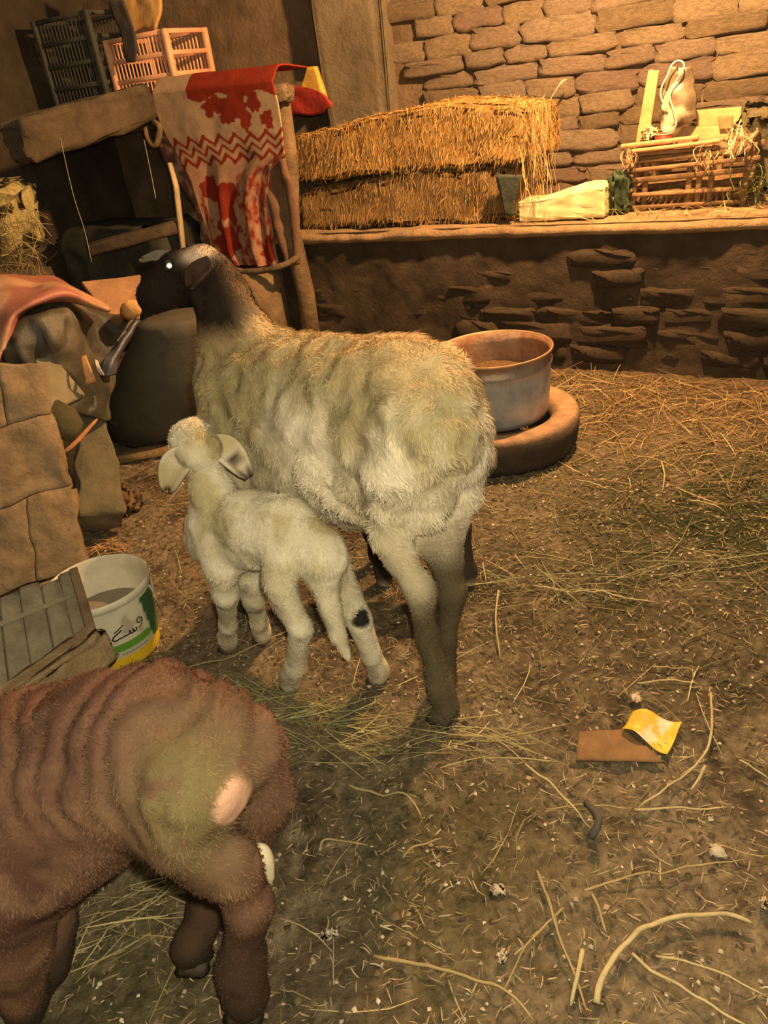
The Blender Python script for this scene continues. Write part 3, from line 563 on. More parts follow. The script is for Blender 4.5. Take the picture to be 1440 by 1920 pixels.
# ================================================================== LEFT SIDE CLUTTER
def slab(dep_pts, t, m, cuts=6, amp=.01, seed=0, bev=.02):
    """thick slab whose outer face has the four world corners a,b,c,d (clockwise from top left)"""
    q = [np.asarray(p, float) for p in dep_pts]; nrm = np.cross(q[1] - q[0], q[3] - q[0]); nrm /= np.linalg.norm(nrm)
    if nrm @ (EYE - q[0]) < 0: nrm = -nrm
    V, F = rbox((1, 1, 1), bev, 0, cuts, seed); out = []
    for x, y, z in V:
        uu, v = x + .5, .5 - z; p = (q[0] * (1 - uu) + q[1] * uu) * (1 - v) + (q[3] * (1 - uu) + q[2] * uu) * v; out.append(p - nrm * (.5 + y) * t)
    return crumple(np.array(out), amp, 11, seed), F
# mud brick pier end
pr = T('mud_pier', 'tan mud brick pier beside the crate, worn and crumbling at its edge', 'pier', (-1.05, 1.78, 0))
pm = mat('pier_brick', (0.34, 0.235, 0.13), .95, 1.0, 34, .45, 16)
e0, e1, e2, e3 = AT(78, 672, 1.98), AT(101, 770, 1.99), AT(130, 905, 2.0), AT(163, 1062, 2.0); l0, l1, l2, l3 = AT(-150, 712, 1.86), AT(-150, 850, 1.87), AT(-150, 1000, 1.88), AT(-150, 1175, 1.88)
mid = lambda a, b, f: a + (b - a) * f
for k, (a, b, c, d) in enumerate(((l0, e0, e1, l1), (l1, e1, e2, l2), (l2, e2, e3, l3))):
    g = .001; dn = (c - b) / np.linalg.norm(c - b) * g; f = (.62, .45, .7)[k]; gx_ = (b - a) / np.linalg.norm(b - a) * g
    pr.part('brick', slab((a + dn, mid(a, b, f) - gx_ + dn, mid(d, c, f) - gx_ - dn, d - dn), .26, pm, 11, .045, 3, .004), pm)
    pr.part('brick', slab((mid(a, b, f) + gx_ + dn, b + dn, c - dn, mid(d, c, f) + gx_ - dn), .26, pm, 11, .045, 3, .004), pm)
pr.part('footing', slab((l3, e3, GZ(166, 1190) * [1, 1, 0] + [0, .12, 0], GZ(-150, 1330) * [1, 1, 0] + [0, .1, 0]), .26, pm, 3, .01, 5), pm)
# weathered crate in front of it
M_grey = mat('weathered_wood', (0.30, 0.255, 0.165), .85, .9, 30, .35, 16)
wc = T('wooden_crate', 'weathered grey wooden crate with upright boards beside the white bucket', 'crate', (-0.95, 1.5, 0))
c0, c1, c2, c3 = AT(-120, 1165, 1.48), AT(150, 1066, 1.70), AT(205, 1248, 1.63), AT(-120, 1420, 1.42)
fr = [0, .13, .27, .41, .55, .70, .84, .985]
for k in range(7):
    a, b = fr[k] + .004, fr[k + 1] - .004; wob = [.006, -.004, .008, 0, .006, -.005, .004][k]
    pt_ = [mid(c0, c1, a) + UZ * wob, mid(c0, c1, b) + UZ * wob, mid(c3, c2, b), mid(c3, c2, a)]
    wc.part('board', slab(pt_, .016 + .006 * (k % 2), M_grey, 2, .004, k, .06), M_grey)
dk = FWD * -.012
for f0, f1 in ((.20, .245), (.86, .92)): wc.part('batten', slab([mid(c0, c3, f0) + dk, mid(c1, c2, f0) + dk, mid(c1, c2, f1) + dk, mid(c0, c3, f1) + dk], .02, M_grey, 2, .004, 9), M_grey)
wc.part('corner_post', slab([mid(c0, c1, .955) + dk * 2 + UZ * .006, c1 + dk * 2 + UZ * .008 + RT * .006, c2 + dk * 2 + RT * .006, mid(c3, c2, .955) + dk * 2], .04, M_wood, 3, .004, 4), M_wood, label='dark split corner post')
# rough beam in front of the crate
b0, b1 = AT(-110, 1428, 1.32), AT(196, 1204, 1.565)
V, F = beam(b0, b1, .065, .084, up=UP, bev=.016, jit=.004, cuts=6, seed=13); V = crumple(V, .02, 10, 4)
one('rough_beam', (V, F), mat('beam_wood', (.36, .255, .135), .9, .9, 26, .45, 10), 'rough sawn beam lying aslant on the crate front above the brown sheep', 'beam')
one('beam_prop', beam([-.70, 1.22, 0], [-.70, 1.22, .19], .06, .06, up=(1, 0, 0), bev=.01, jit=.004, cuts=1), M_wood, 'short wooden block propping the rough beam', 'block')
# hay sack at the edge of the frame
V, F = rbox((.30, .22, .52), .09, .0, 8, 41, 3); V = crumple(np.array(V), .06, 8, 3); V, F = place((V, F), AT(-52, 415, 2.55), RT, UZ); 
hs = T('hay_sack', 'pale straw filled sack standing at the edge above the tarpaulin', 'sack', V.min(0) + [.15, .1, 0])
hs.part('body', (V, F), mat('hay_sack', (.44, .36, .15), .9, .8, 60, .3, 30))
n = 260; r = np.random.RandomState(8); P0 = np.array([AT(x, y, 2.42) for x, y in zip(r.uniform(-10, 75, n), r.uniform(395, 520, n))]); dr = r.normal(0, 1, (n, 3)); dr /= np.linalg.norm(dr, axis=1)[:, None]
VF, k = straws(P0, dr, r.uniform(.04, .14, n), r.uniform(.0015, .003, n), .3, 5); hs.part('loose_straw', VF, M_straw, np.repeat(np.array((.42, .34, .14)) * r.uniform(.5, 1.3, (n, 1)), k, 0), stuff=True)
one('hay_stand', place(rbox((.42, .36, .72), .02, .01, 2, 5), AT(-20, 620, 2.6) * [1, 1, 0] + [0, 0, .34], RT * [1, 1, 0], [0, 1, 0]), MATS['dark_mud'], 'dark earth block under the straw filled sack', 'block')
# tarpaulin: peach sheet thrown over the heap
def dpx(rows, nu, nv, amp, sc, seed):
    """cloth through rows of (px, py, depth) points, splined both ways"""
    R_ = [spline([AT(*p) for p in rw], nu) for rw in rows]; R_ = np.array(R_); V = np.stack([spline(R_[:, i], nv) for i in range(nu)], 1).reshape(-1, 3); return crumple(V, amp, sc, seed), gridF(nu, nv)
V, F = dpx([[(-60, 520, 2.55), (10, 516, 2.5), (60, 522, 2.45), (105, 524, 2.42), (150, 545, 2.42), (205, 572, 2.44)],
            [(-60, 535, 2.3), (10, 530, 2.28), (60, 538, 2.25), (110, 540, 2.24), (150, 556, 2.27), (205, 578, 2.36)],
            [(-60, 565, 2.2), (10, 562, 2.17), (50, 562, 2.15), (92, 556, 2.16), (140, 560, 2.22), (200, 580, 2.34)],
            [(-60, 620, 2.16), (-10, 620, 2.12), (15, 605, 2.1), (34, 585, 2.12), (70, 566, 2.2), (110, 560, 2.3)],
            [(-60, 690, 2.12), (-10, 690, 2.1), (2, 670, 2.08), (12, 640, 2.1), (40, 580, 2.2), (80, 563, 2.3)]], 46, 40, .022, 9, 21)
tcn = mixc((.50, .27, .15), (.36, .13, .085), sm(.45, .6, noise(V, 7, 8, 2))); one('tarpaulin', thick((V, F), .006), mat('tarp', None, .38, .3, 30, .2, 16, spec=.5), 'peach brown plastic tarpaulin folded over the heap at the edge', 'tarpaulin', np.vstack([tcn, tcn]))
V, F = slab([AT(152, 528, 2.62), AT(262, 516, 2.72), AT(262, 598, 2.72), AT(196, 586, 2.62)], .02, M_wood, 4, .012, 6); one('brown_board', (V, F), mat('brown_board', (.36, .19, .09), .8, .5, 30, .3, 9), 'flat brown board sticking out behind the tarpaulin toward the ewe', 'board')
V, F = tube([AT(236, 588, 2.62), AT(243, 582, 2.50), AT(248, 580, 2.44), AT(250, 580, 2.42)], [.022, .030, .029, .015], 14, .10, 3); one('log_end', (V, F), mat('log_end', (.58, .33, .12), .8, .6, 40, .3, 14), 'lit round log end beside the ewe muzzle', 'log')
# black crumpled plastic heap
V, F = dpx([[(20, 590, 2.35), (60, 562, 2.4), (110, 560, 2.42), (150, 572, 2.5), (200, 590, 2.6), (255, 596, 2.66)],
            [(16, 620, 2.22), (60, 600, 2.2), (110, 592, 2.22), (155, 610, 2.36), (200, 630, 2.5), (245, 625, 2.6)],
            [(8, 650, 2.15), (50, 640, 2.13), (95, 640, 2.15), (150, 660, 2.28), (190, 680, 2.42), (215, 680, 2.5)],
            [(14, 668, 2.15), (50, 668, 2.14), (90, 690, 2.2), (150, 720, 2.3), (190, 740, 2.4), (206, 740, 2.46)],
            [(30, 720, 2.2), (70, 740, 2.22), (110, 760, 2.26), (160, 780, 2.34), (190, 790, 2.4), (206, 790, 2.46)]], 70, 70, .05, 9, 31); V = V - FWD * ((np.abs(noise(V * [1, .6, .5], 13, 90, 2) - .5) - .12) * -.16)[:, None]
bc_ = mixc((.045, .042, .030), (.105, .090, .058), sm(.42, .6, noise(V, 9, 8, 2))); one('black_plastic', thick((V, F), .006), mat('black_plastic', None, .42, .35, 35, .3, 14, spec=.5), 'crumpled dark plastic sheeting heaped beneath the tarpaulin', 'plastic sheet', np.vstack([bc_, bc_]))
V, F = slab([AT(62, 652, 2.16), AT(100, 664, 2.2), AT(162, 742, 2.22), AT(92, 772, 2.1)], .03, M_grey, 4, .012, 8, .06); one('grey_slab', (V, F), mat('grey_slab', (.235, .20, .12), .9, .5, 40, .25, 12), 'smooth grey slab leaning between the dark plastic and the pier', 'slab')
V, F = tube([AT(100, 752, 2.14), AT(112, 775, 2.13), AT(128, 805, 2.12), AT(140, 826, 2.13)], [.012, .042, .044, .014], 14, .05, 5, .6); one('olive_stone', (V, F), mat('olive_stone', (.075, .065, .03), .8, .5, 30, .3, 12), 'dark olive rounded stone below the grey slab', 'stone')
V, F = slab([AT(150, 770, 2.42), AT(196, 762, 2.46), AT(240, 955, 2.30), AT(140, 965, 2.24)], .12, M_grey, 12, .05, 9, .05); one('burlap_bundle', (V, F), mat('burlap', (.17, .145, .085), .95, .6, 90, .25, 20), 'olive burlap bundle standing on end beside the mud pier', 'bundle')
V, F = tube(spline([AT(118, 850, 2.06), AT(140, 832, 2.08), AT(165, 805, 2.12), AT(182, 786, 2.16)], 8), [.004, .006, .007, .007, .006, .006, .005, .003], 7, .1, 3); one('orange_stick', (V, F), mat('orange_stick', (.36, .17, .07), .7, .4, 40, .3, 14), 'short orange brown stick resting against the burlap bundle', 'stick')
V, F = rbox((.16, .15, .13), .04, .018, 5, 71, 2); V, F = place((V, F), GZ(190, 985) * [1, 1, 0] + [-.02, .04, .05], RT, [0, 1, 0]); one('rubble_clod', (crumple(V, .04, 15, 3), F), mat('rubble', (.25, .15, .075), .95, 1, 40, .4, 20), 'brown crumbling clod of earth in front of the burlap bundle', 'clod')
V, F = rbox((.09, .09, .06), .025, .01, 3, 72, 2); V, F = place((V, F), GZ(225, 968) * [1, 1, 0] + [.02, .03, .02], RT, [0, 1, 0]); one('rubble_clod', (crumple(V, .03, 18, 6), F), MATS['rubble'], 'small brown clod beside the larger crumbling clod', 'clod')
# torn bits
for k, (p, lab, c) in enumerate(([[(152, 672), (164, 668), (178, 716), (162, 722)], 'torn orange packet scrap sticking up from the dark plastic', (.56, .30, .12)], [[(177, 678), (183, 680), (196, 702), (186, 702)], 'thin white scrap beside the torn orange packet', (.55, .48, .38)])):
    V, F = dpx([[(*p[0], 2.2), (*p[1], 2.2)], [((p[0][0] + p[3][0]) / 2, (p[0][1] + p[3][1]) / 2, 2.18), ((p[1][0] + p[2][0]) / 2, (p[1][1] + p[2][1]) / 2, 2.18)], [(*p[3], 2.2), (*p[2], 2.2)]], 5, 9, .012, 20, k); one('torn_scrap', thick((V, F), .003), mat('scrap%d' % k, c, .6, .2, 40, .2, 30), lab, 'scrap')
V, F = dpx([[(252, 602, 2.5), (256, 600, 2.5), (260, 600, 2.52)], [(222, 640, 2.46), (232, 640, 2.44), (242, 632, 2.5)], [(196, 676, 2.42), (208, 684, 2.4), (224, 664, 2.46)], [(190, 700, 2.4), (202, 706, 2.4), (212, 700, 2.44)]], 12, 22, .025, 16, 5)
one('blue_bag', thick((V, F), .004), mat('blue_bag', (.10, .105, .125), .25, .3, 30, .2, 20, spec=.6), 'shiny dark blue plastic bag caught between heap and drum', 'bag')
# dark drum behind the ewe's neck
dbs = np.array([-.80, 3.02, 0]); tp = AT(330, 590, 2.72); axd = tp - dbs; V = []; prof = [(.02, 0), (.25, .0), (.268, .03), (.27, .16), (.255, .30), (.225, .42), (.185, .54), (.15, .64), (.135, .70), (.10, .715), (.001, .72)]; n = 44
for rr, z in prof:
    a = np.linspace(0, 2 * PI, n, endpoint=False); c = dbs + axd * [1, 1, 0] * (z / .72) + UZ * z * axd[2] / .72 * 1.0; V.append(c + np.outer(np.cos(a) * rr, [1, 0, 0]) + np.outer(np.sin(a) * rr, [0, 1, 0]))
F = [(i * n + j, i * n + (j + 1) % n, (i + 1) * n + (j + 1) % n, (i + 1) * n + j) for i in range(len(prof) - 1) for j in range(n)]
dr_ = T('dark_drum', 'tall dark grey tapering drum standing behind the ewe neck', 'drum', dbs)
dr_.part('body', (np.vstack(V), F), mat('drum_rubber', (.085, .075, .055), .75, .3, 60, .2, 8))
V, F = lathe([(.262, .10), (.276, .105), (.276, .125), (.262, .13)], dbs + axd * [1, 1, 0] * .16, 44); dr_.part('band', (V, F), MATS['drum_rubber'])
pxd = beam(GZ(222, 866), GZ(345, 846), .06, .035, bev=.008, jit=.004, cuts=2, seed=8); one('floor_plank', (pxd[0] + [0, 0, .015], pxd[1]), mat('floor_plank', (.27, .18, .085), .9, .7, 30, .3, 14), 'narrow brown plank lying on the floor in front of the drum', 'plank')

# ================================================================== BUCKET
bc0 = np.array([-.682, 1.53, .0]); bk = T('paint_bucket', 'white plastic paint bucket with green and yellow bands beside the crate', 'bucket', bc0)
nb = 128; prof = [(.001, .004), (.092, .0), (.097, .004)] + [(.098 + .018 * z / .175, z) for z in np.linspace(.01, .175, 48)] + [(.118, .177), (.121, .180), (.121, .192), (.118, .196)]
V, F = lathe(prof, bc0, nb); ang = np.arctan2(V[:, 1] - bc0[1], V[:, 0] - bc0[0]); A0 = math.atan2(-bc0[1], -bc0[0]) + .42   # direction of the print's middle
th = (ang - A0 + PI) % (2 * PI) - PI; Z = V[:, 2]; wht = np.array((.66, .60, .46))
c = mixc(wht, wht * .72, sm(.5, .75, noise(V, 20, 3, 3))); edge = .36 - (Z - .09) * 1.6
c = np.where(((Z > .058) & (Z < .079) & (th < edge))[:, None], (.12, .30, .03), c); c = np.where(((Z > .040) & (Z < .056) & (th < edge))[:, None], (.50, .47, .36), c); c = np.where(((Z < .040))[:, None], (.70, .46, .025), c)
swp = (th > edge + .03) & (th < edge + .75) & (Z > .036 + .02 * np.abs(th - .8)) & (Z < .165); c = np.where(swp[:, None], (.035, .12, .04), c); c = np.where(((th > edge) & (th < edge + .03) & (Z > .04))[:, None], (.62, .58, .45), c)
c = mixc(c, (.20, .15, .09), sm(.62, .8, noise(V, 33, 9, 2)) * .5); bk.part('body', (V, F), mat('bucket_plastic', None, .5, .08, 40, .08, 20, spec=.4), c)
V, F = lathe([(.118, .196), (.114, .190), (.1125, .165), (.104, .06), (.001, .055)], bc0, 64); bk.part('inside', (V, F), mat('bucket_inside', (.60, .55, .42), .6, .1, 40, .2, 18))
V, F = lathe([(.001, .105), (.05, .106), (.1065, .103)], bc0, 40); bk.part('inner_disc', (V, F), mat('disc_grey_brown', (.20, .165, .12), .3, .1, 12, .15, 9, spec=.5), label='grey brown disc level inside the bucket')  # flat grey brown disc set partway up inside
def onbucket(t_, z, off=.0016): rr = .098 + .018 * z / .175 + off; a = A0 + t_; return bc0 + [rr * math.cos(a), rr * math.sin(a), z]
ink = mat('black_print', (.02, .02, .016), .6)
def stroke(nm, pts, w_, m, label=None, grp=None):
    P = np.array(spline([onbucket(t, z) for t, z in pts], max(10, len(pts) * 6))); tg = np.gradient(P, axis=0); nr = P - bc0; nr[:, 2] = 0; wd_ = np.cross(tg, nr); wd_ /= np.linalg.norm(wd_, axis=1)[:, None]
    V = np.stack([P - wd_ * w_ / 2, P + wd_ * w_ / 2], 1).reshape(-1, 3); F = np.array([[2 * i, 2 * i + 1, 2 * i + 3, 2 * i + 2] for i in range(len(P) - 1)]); bk.part(nm, (V, F), m, label=label)
s3 = .0036
stroke('letter_seen', [(.02, .105), (.03, .098), (-.03, .096), (-.05, .105), (-.06, .097), (-.11, .096), (-.13, .106), (-.14, .098), (-.22, .097), (-.26, .099)], s3, ink)
stroke('letter_kaf', [(-.20, .097), (-.34, .096), (-.46, .094), (-.50, .099), (-.46, .106), (-.36, .112), (-.28, .117)], s3, ink); stroke('letter_kaf_bar', [(-.44, .115), (-.32, .122), (-.22, .128)], s3 * .8, ink)
stroke('letter_waw', [(.20, .118), (.13, .124), (.08, .118), (.12, .110), (.20, .113), (.22, .120), (.19, .104), (.08, .098)], s3 * .9, mat('olive_print', (.10, .075, .025), .6))
for k in range(9): stroke('small_print', [(-.42 + k * .075, .046), (-.39 + k * .075, .050), (-.37 + k * .075, .046)], .0018, mat('grey_print', (.16, .15, .12), .6))
hp = [onbucket(.62, .176, .006)] + [onbucket(.62 + .16 * math.sin(x * PI), .176 - .10 * math.sin(x * PI), .008 + .012 * math.sin(x * PI)) for x in np.linspace(.1, .9, 12)] + [onbucket(1.25, .176, .006)]
bk.part('handle', tube(spline(hp, 30), .0022, 6), mat('handle_wire', (.5, .47, .36), .5), label='thin bail handle hanging down')

# ================================================================== ANIMALS
M_fur = mat('fur', None, .9, .35, 160, .10, 60, spec=.12)
M_hair = mat('hair', None, .8, 0, var=0, spec=.15)
M_hoof = mat('hoof', (.075, .06, .042), .6, .4, 60, .3, 20)
M_eye = mat('eye_dark', (.012, .010, .008), .12, 0, var=0, spec=.6)
class Animal:
    """skeleton joints come as (px, py, lateral offset, radius) on the animal's own mid plane"""
    def __init__(s, name, label, cat, H, heading, z0=0.0):
        a = math.radians(heading); s.h = np.array([-math.cos(a), math.sin(a), 0]); s.l = np.array([-s.h[1], s.h[0], 0.]); s.H = np.array([H[0], H[1], 0.]); s.name, s.label, s.cat = name, label, cat
        s.rz = math.atan2(s.h[1], s.h[0]); s.prims = []
    def P(s, px, py, lat=0.0):
        d = ray(px, py); t = (lat - (EYE - s.H) @ s.l) / (d @ s.l); q = EYE + d * t - s.H; return np.array([q @ s.h, q @ s.l, q[2]])
    def G(s, px, py, z=0.0): q = GZ(px, py, z) - s.H; return np.array([q @ s.h, q @ s.l, z])
    def chain(s, pts, ls=1.0, k=.03):
        for (a, ra), (b, rb) in zip(pts, pts[1:]): s.prims.append((a, ra, b, rb, ls, k))
    def loc(s, w): q = np.asarray(w) - s.H; return np.array([q @ s.h, q @ s.l, q[2]])
    def on_skin(s, px, py):
        """skin point seen at a pixel, and the direction from it to the lens"""
        Wd = s.H + np.outer(s.V[:, 0], s.h) + np.outer(s.V[:, 1], s.l) + np.outer(s.V[:, 2], UZ) - EYE; dep = Wd @ FWD; e = np.hypot(720 + FPX * (Wd @ RT) / dep - px, 960 - FPX * (Wd @ UP) / dep - py)
        i = np.argmin(dep + e * .01); v = s.loc(EYE) - s.V[i]; return s.V[i], v / np.linalg.norm(v)
    def finish(s, hres, colf, disp=None, it=3):
        V, F = surface(s.prims, hres, it=it)
        if disp is not None: V = V + vnormals(V, F) * disp(V)[:, None]
        s.V, s.F = V, F; me = meshdata(s.name, V, F, colf(V)); me.materials.append(M_fur); o = bpy.data.objects.new(s.name, me); COL.objects.link(o)
        o.location = s.H; o.rotation_euler[2] = s.rz; o['label'] = s.label; o['category'] = s.cat; s.o = o
    def child(s, name, VF, m, col=None, stuff=False, label=None):
        o = bpy.data.objects.new(name, meshdata(name, VF[0], VF[1], col)); COL.objects.link(o); o.data.materials.append(m); o.parent = s.o
        if stuff: o['kind'] = 'stuff'
        if label: o['label'] = label
        return o
    def hoof(s, c, r, m=None, yaw=0.0):
        for k in (-1, 1):
            V, F = tube([[-.5 * r, k * r * .5, 0], [-.4 * r, k * r * .5, r * .9], [-.1 * r, k * r * .46, r * 1.7]], [r * .62, r * .56, r * .42], 10, 0, 1)
            V = np.array(V); V[:, 0] += (1.7 * r - V[:, 2]) * .75 * (V[:, 0] > -.45 * r); V[:, 2] = np.clip(V[:, 2], 0, None); s.child('hoof', (V + [c[0], c[1], c[2]], F), m or M_hoof)
    def ear(s, root, tip, w_, colf, droop, up, nm='ear', label=None):
        pts = spline([root, (np.array(root) + tip) / 2 + droop, tip], 12); tg = np.gradient(pts, axis=0); wd_ = np.cross(tg, up); wd_ /= np.linalg.norm(wd_, axis=1)[:, None]; nn = np.cross(wd_, tg); nn /= np.linalg.norm(nn, axis=1)[:, None]
        t = np.linspace(0, 1, 12); ww = w_ * (np.sin(np.clip(t * .86 + .12, 0, 1) * PI) ** .7) ; V = []
        for x in np.linspace(-1, 1, 9): V.append(pts + wd_ * (ww * x * .5)[:, None] - nn * (.25 * w_ * (1 - x * x)))
        V = np.stack(V, 1).reshape(-1, 3); VF = thick((V, gridF(9, 12)), .006); return s.child(nm, VF, M_fur, colf(VF[0]), label=label)

# ---------------------------------------------------------------- the ewe
E = Animal('ewe', 'large dirty white ewe with a dark brown head standing by the lamb', 'sheep', (.085, 1.26), 47)
p = E.P
trunk = [((.015, 0, .607), .132), ((.10, 0, .560), .152), ((.24, 0, .530), .158), ((.36, 0, .525), .165), ((.46, 0, .52), .15), ((.53, 0, .49), .105)]
E.chain([(np.array(a), b) for a, b in trunk], .80, .05)
E.chain([(np.array((.16, .01, .47)), .120), (np.array((.34, .01, .46)), .122)], .88, .07)
E.chain([(p(455, 690, 0), .110), (p(440, 640, 0), .072), (p(428, 590, 0), .047), (p(402, 535, 0), .043), (p(380, 508, 0), .043)], .9, .05)
hd = [(p(382, 506, 0), .042), (p(340, 516, .012), .047), (p(305, 540, .035), .038), (p(286, 556, .045), .030), (p(281, 562, .048), .026)]
E.chain(hd, .9, .03)
fl_, fr_ = p(838, 1326, .10), p(836, 1280, .02)
E.chain([(p(800, 805, .04), .098), (p(748, 885, .085), .062), (p(727, 955, .095), .034), (p(731, 1000, .10), .029), (p(744, 1040, .10), .027), (p(789, 1108, .10), .027), (p(803, 1200, .10), .021), (p(824, 1285, .10), .024), (fl_, .027)], 1, .022)
E.chain([(p(840, 815, -.04), .080), (p(855, 920, -.055), .050), (p(836, 1000, -.045), .033), (p(836, 1045, -.03), .031), (p(848, 1112, -.015), .027), (p(836, 1200, .01), .020), (fr_, .024)], 1, .022)
for sgn, fx, dx in ((1, .56, .02), (-1, .62, -.03)):
    E.chain([(np.array((.46, sgn * .09, .46)), .10), (np.array((.50, sgn * .09, .34)), .055), (np.array((fx - .02, sgn * .085, .23)), .036), (np.array((fx, sgn * .085, .07)), .026), (np.array((fx + .01, sgn * .085, .012)), .030)], 1, .04)
# fat tail hanging between the thighs
E.chain([(p(848, 770, .0) , .050), (p(832, 840, .02), .054), (p(806, 900, .04), .050), (p(797, 950, .05), .040), (p(795, 978, .05), .027)], 1.0, .016)
E.prims.append((np.array((.06, 0, .38)), .062, np.array((.02, .0, .36)), .050, 1.1, .04))
hpol, hmuz = hd[0][0], hd[3][0]; crown = None
def ewe_col(P):
    P = np.asarray(P); Q = P * np.array((1, 1, .55)); n1 = noise(Q, 11, 1, 3); n2 = noise(P, 27, 2, 2); n3 = noise(Q, 6, 3, 2); z = P[:, 2]
    c = mixc((.74, .67, .52), (.54, .475, .33), sm(.35, .65, n1)); c = mixc(c, (.38, .31, .18), sm(.52, .66, n3) * .5); up = sm(.54, .68, z + (n1 - .5) * .26)
    c = mixc(c, mixc((.43, .35, .17), (.31, .245, .10), n2), up * (.80 - .3 * sm(.5, .7, n2)))
    c = mixc(c, (.74, .54, .28), sm(.66, .74, z + (n2 - .5) * .06) * .8)  # golden rim light of the lamp painted along the top of the back
    c = mixc(c, (.46, .38, .24), sm(.50, .36, z + (n1 - .5) * .14) * .5)
    mud = sm(.40, .25, z + (n1 - .5) * .12 + (n2 - .5) * .05); c = mixc(c, mixc((.120, .094, .052), (.066, .052, .030), n2), mud)
    al = (P - hpol) @ (hmuz - hpol) / ((hmuz - hpol) @ (hmuz - hpol)); z0 = hpol[2]
    c = mixc(c, (.19, .105, .055), sm(z0 - .20, z0 - .04, z + (n1 - .5) * .08) * sm(.40, .46, P[:, 0]) * .85)
    c = mixc(c, mixc((.016, .011, .008), (.034, .020, .013), n2), sm(-.62, -.25, al + (n1 - .5) * .3) * sm(z0 - .13, z0 - .08, z))
    global crown
    if crown is None: crown = E.on_skin(366, 476)[0]
    cr = np.exp(-(((P - crown) / np.array((.035, .04, .013))) ** 2).sum(1)); c = mixc(c, (.72, .56, .40), np.clip(cr * 1.7, 0, 1))
    return c
def ewe_disp(P): fl = sm(.32, .42, P[:, 2]) * sm(.56, .50, P[:, 0]); return (noise(P, 17, 7, 2) - .5) * .024 * fl + (noise(P, 42, 8) - .5) * .014 * fl + (noise(P, 30, 9, 2) - .5) * .006
E.finish(.0095, ewe_col, ewe_disp)
def ewe_flow(P, N): 
    f = np.tile([-.35, 0, -.9], (len(P), 1)); f[:, 0] -= .5 * sm(.55, .75, P[:, 2]); return f
def ewe_len(P): return .006 + .012 * sm(.34, .48, P[:, 2]) * sm(.52, .42, P[:, 0])
VF, c = hairs(E.V, E.F, ewe_col, 80000, ewe_len, .0020, ewe_flow, .30, 3, rnd=.30); E.child('wool', VF, M_hair, c, stuff=True)
for c_ in (fl_, fr_, np.array((.575, .085, .03)), np.array((.595, -.085, .03))): E.hoof(np.array(c_) * [1, 1, 0] + [.012, 0, .0], .026)
ek = lambda P: mixc((.045, .026, .017), (.085, .05, .032), noise(P, 30, 3))
vw = lambda q, t: (lambda v: v / np.linalg.norm(v) + np.array(t))(E.loc(EYE) - np.array(q))
E.ear(p(392, 490, .035), p(352, 540, .062), .034, ek, np.array((0, .012, .004)), vw(p(370, 500, .05), (0, .0, .5)), label='brown drooping ear')
E.ear(p(322, 478, -.03), p(262, 484, -.05), .028, lambda P: np.tile((.32, .29, .24), (len(P), 1)), np.array((0, 0, .006)), vw(p(290, 480, -.03), (0, 0, .7)), label='grey ear held out to the side')
ep, cdl = E.on_skin(318, 499); ep = ep + cdl * .001
V, F = lathe([(.0, -.010), (.008, -.007), (.0125, 0), (.0118, .004), (.0085, .0085), (.0072, .0098)], ep, 20, cdl); ey = E.child('eye', (V, F), M_eye)
V, F = lathe([(.0, .0105), (.004, .0103), (.0072, .0096), (.0074, .0085)], ep, 20, cdl); pu = E.child('pupil', (V, F), mat('tapetum', (.75, 1.0, .86), .38, 0, var=0, metal=1.0)); pu.parent = ey; pu['label'] = 'pale pupil shining back at the torch'
for k in (-1, 1): E.child('teat', tube([np.array((.02, k * .035 + .02, .30)), np.array((.015, k * .04 + .02, .265))], [.016, .010], 8), mat('udder_skin', (.42, .33, .27), .7, .2, 40, .2, 20))

# ---------------------------------------------------------------- the white lamb
L_ = Animal('lamb', 'small white lamb with drooping spotted ears beside the ewe', 'lamb', (-.178, 1.250), 38)
p = L_.P
L_.chain([(p(598, 1038, 0), .054), (p(530, 990, 0), .055), (p(470, 978, 0), .057), (p(415, 985, 0), .060), (p(392, 1008, 0), .052)], .95, .03)
L_.chain([(p(500, 1010, 0), .056), (p(420, 1020, 0), .060)], .95, .03)
L_.chain([(p(408, 960, 0), .046), (p(396, 915, 0), .034), (p(381, 872, 0), .030)], .95, .03)
hc_ = p(374, 842, 0)
L_.chain([(hc_ + [0, 0, -.004], .040), (hc_ + [.028, -.010, .006], .040), (hc_ + [.062, -.030, -.026], .029), (hc_ + [.080, -.042, -.046], .023)], 1.0, .025)
f1, f2 = L_.G(548, 1288, .012), L_.G(712, 1274, .012); g1, g2 = L_.G(431, 1213, .012), L_.G(494, 1199, .012); h2 = p(674, 1165, -.055)
L_.chain([(p(532, 1040, .035), .044), (p(522, 1090, .055), .031), (p(544, 1145, .055), .0235), (p(564, 1178, .055), .0225), (f1 * .6 + p(567, 1180, .055) * .4, .0215), (f1 + [0, 0, .028], .0225), (f1 + [.004, 0, .002], .022)], 1, .010)
L_.chain([(p(618, 1068, -.03), .044), (p(645, 1115, -.045), .034), (h2, .0255), (f2 * .55 + h2 * .45, .0215), (f2 + [-.002, 0, .028], .0225), (f2 + [.004, 0, .002], .022)], 1, .010)
L_.chain([(p(405, 1020, .035), .042), (p(415, 1070, .045), .030), (p(424, 1115, .045), .0235), (g1 * .55 + p(424, 1115, .045) * .45, .0185), (g1 + [0, 0, .03], .020), (g1, .020)], 1, .02)
L_.chain([(p(455, 1025, -.03), .040), (p(470, 1085, -.035), .027), (p(476, 1125, -.035), .022), (g2 * .55 + p(476, 1125, -.035) * .45, .018), (g2 + [0, 0, .03], .0195), (g2, .020)], 1, .02)
tl = [p(606, 1085, .012), p(618, 1135, .022), p(634, 1190, .026), p(653, 1236, .026)]
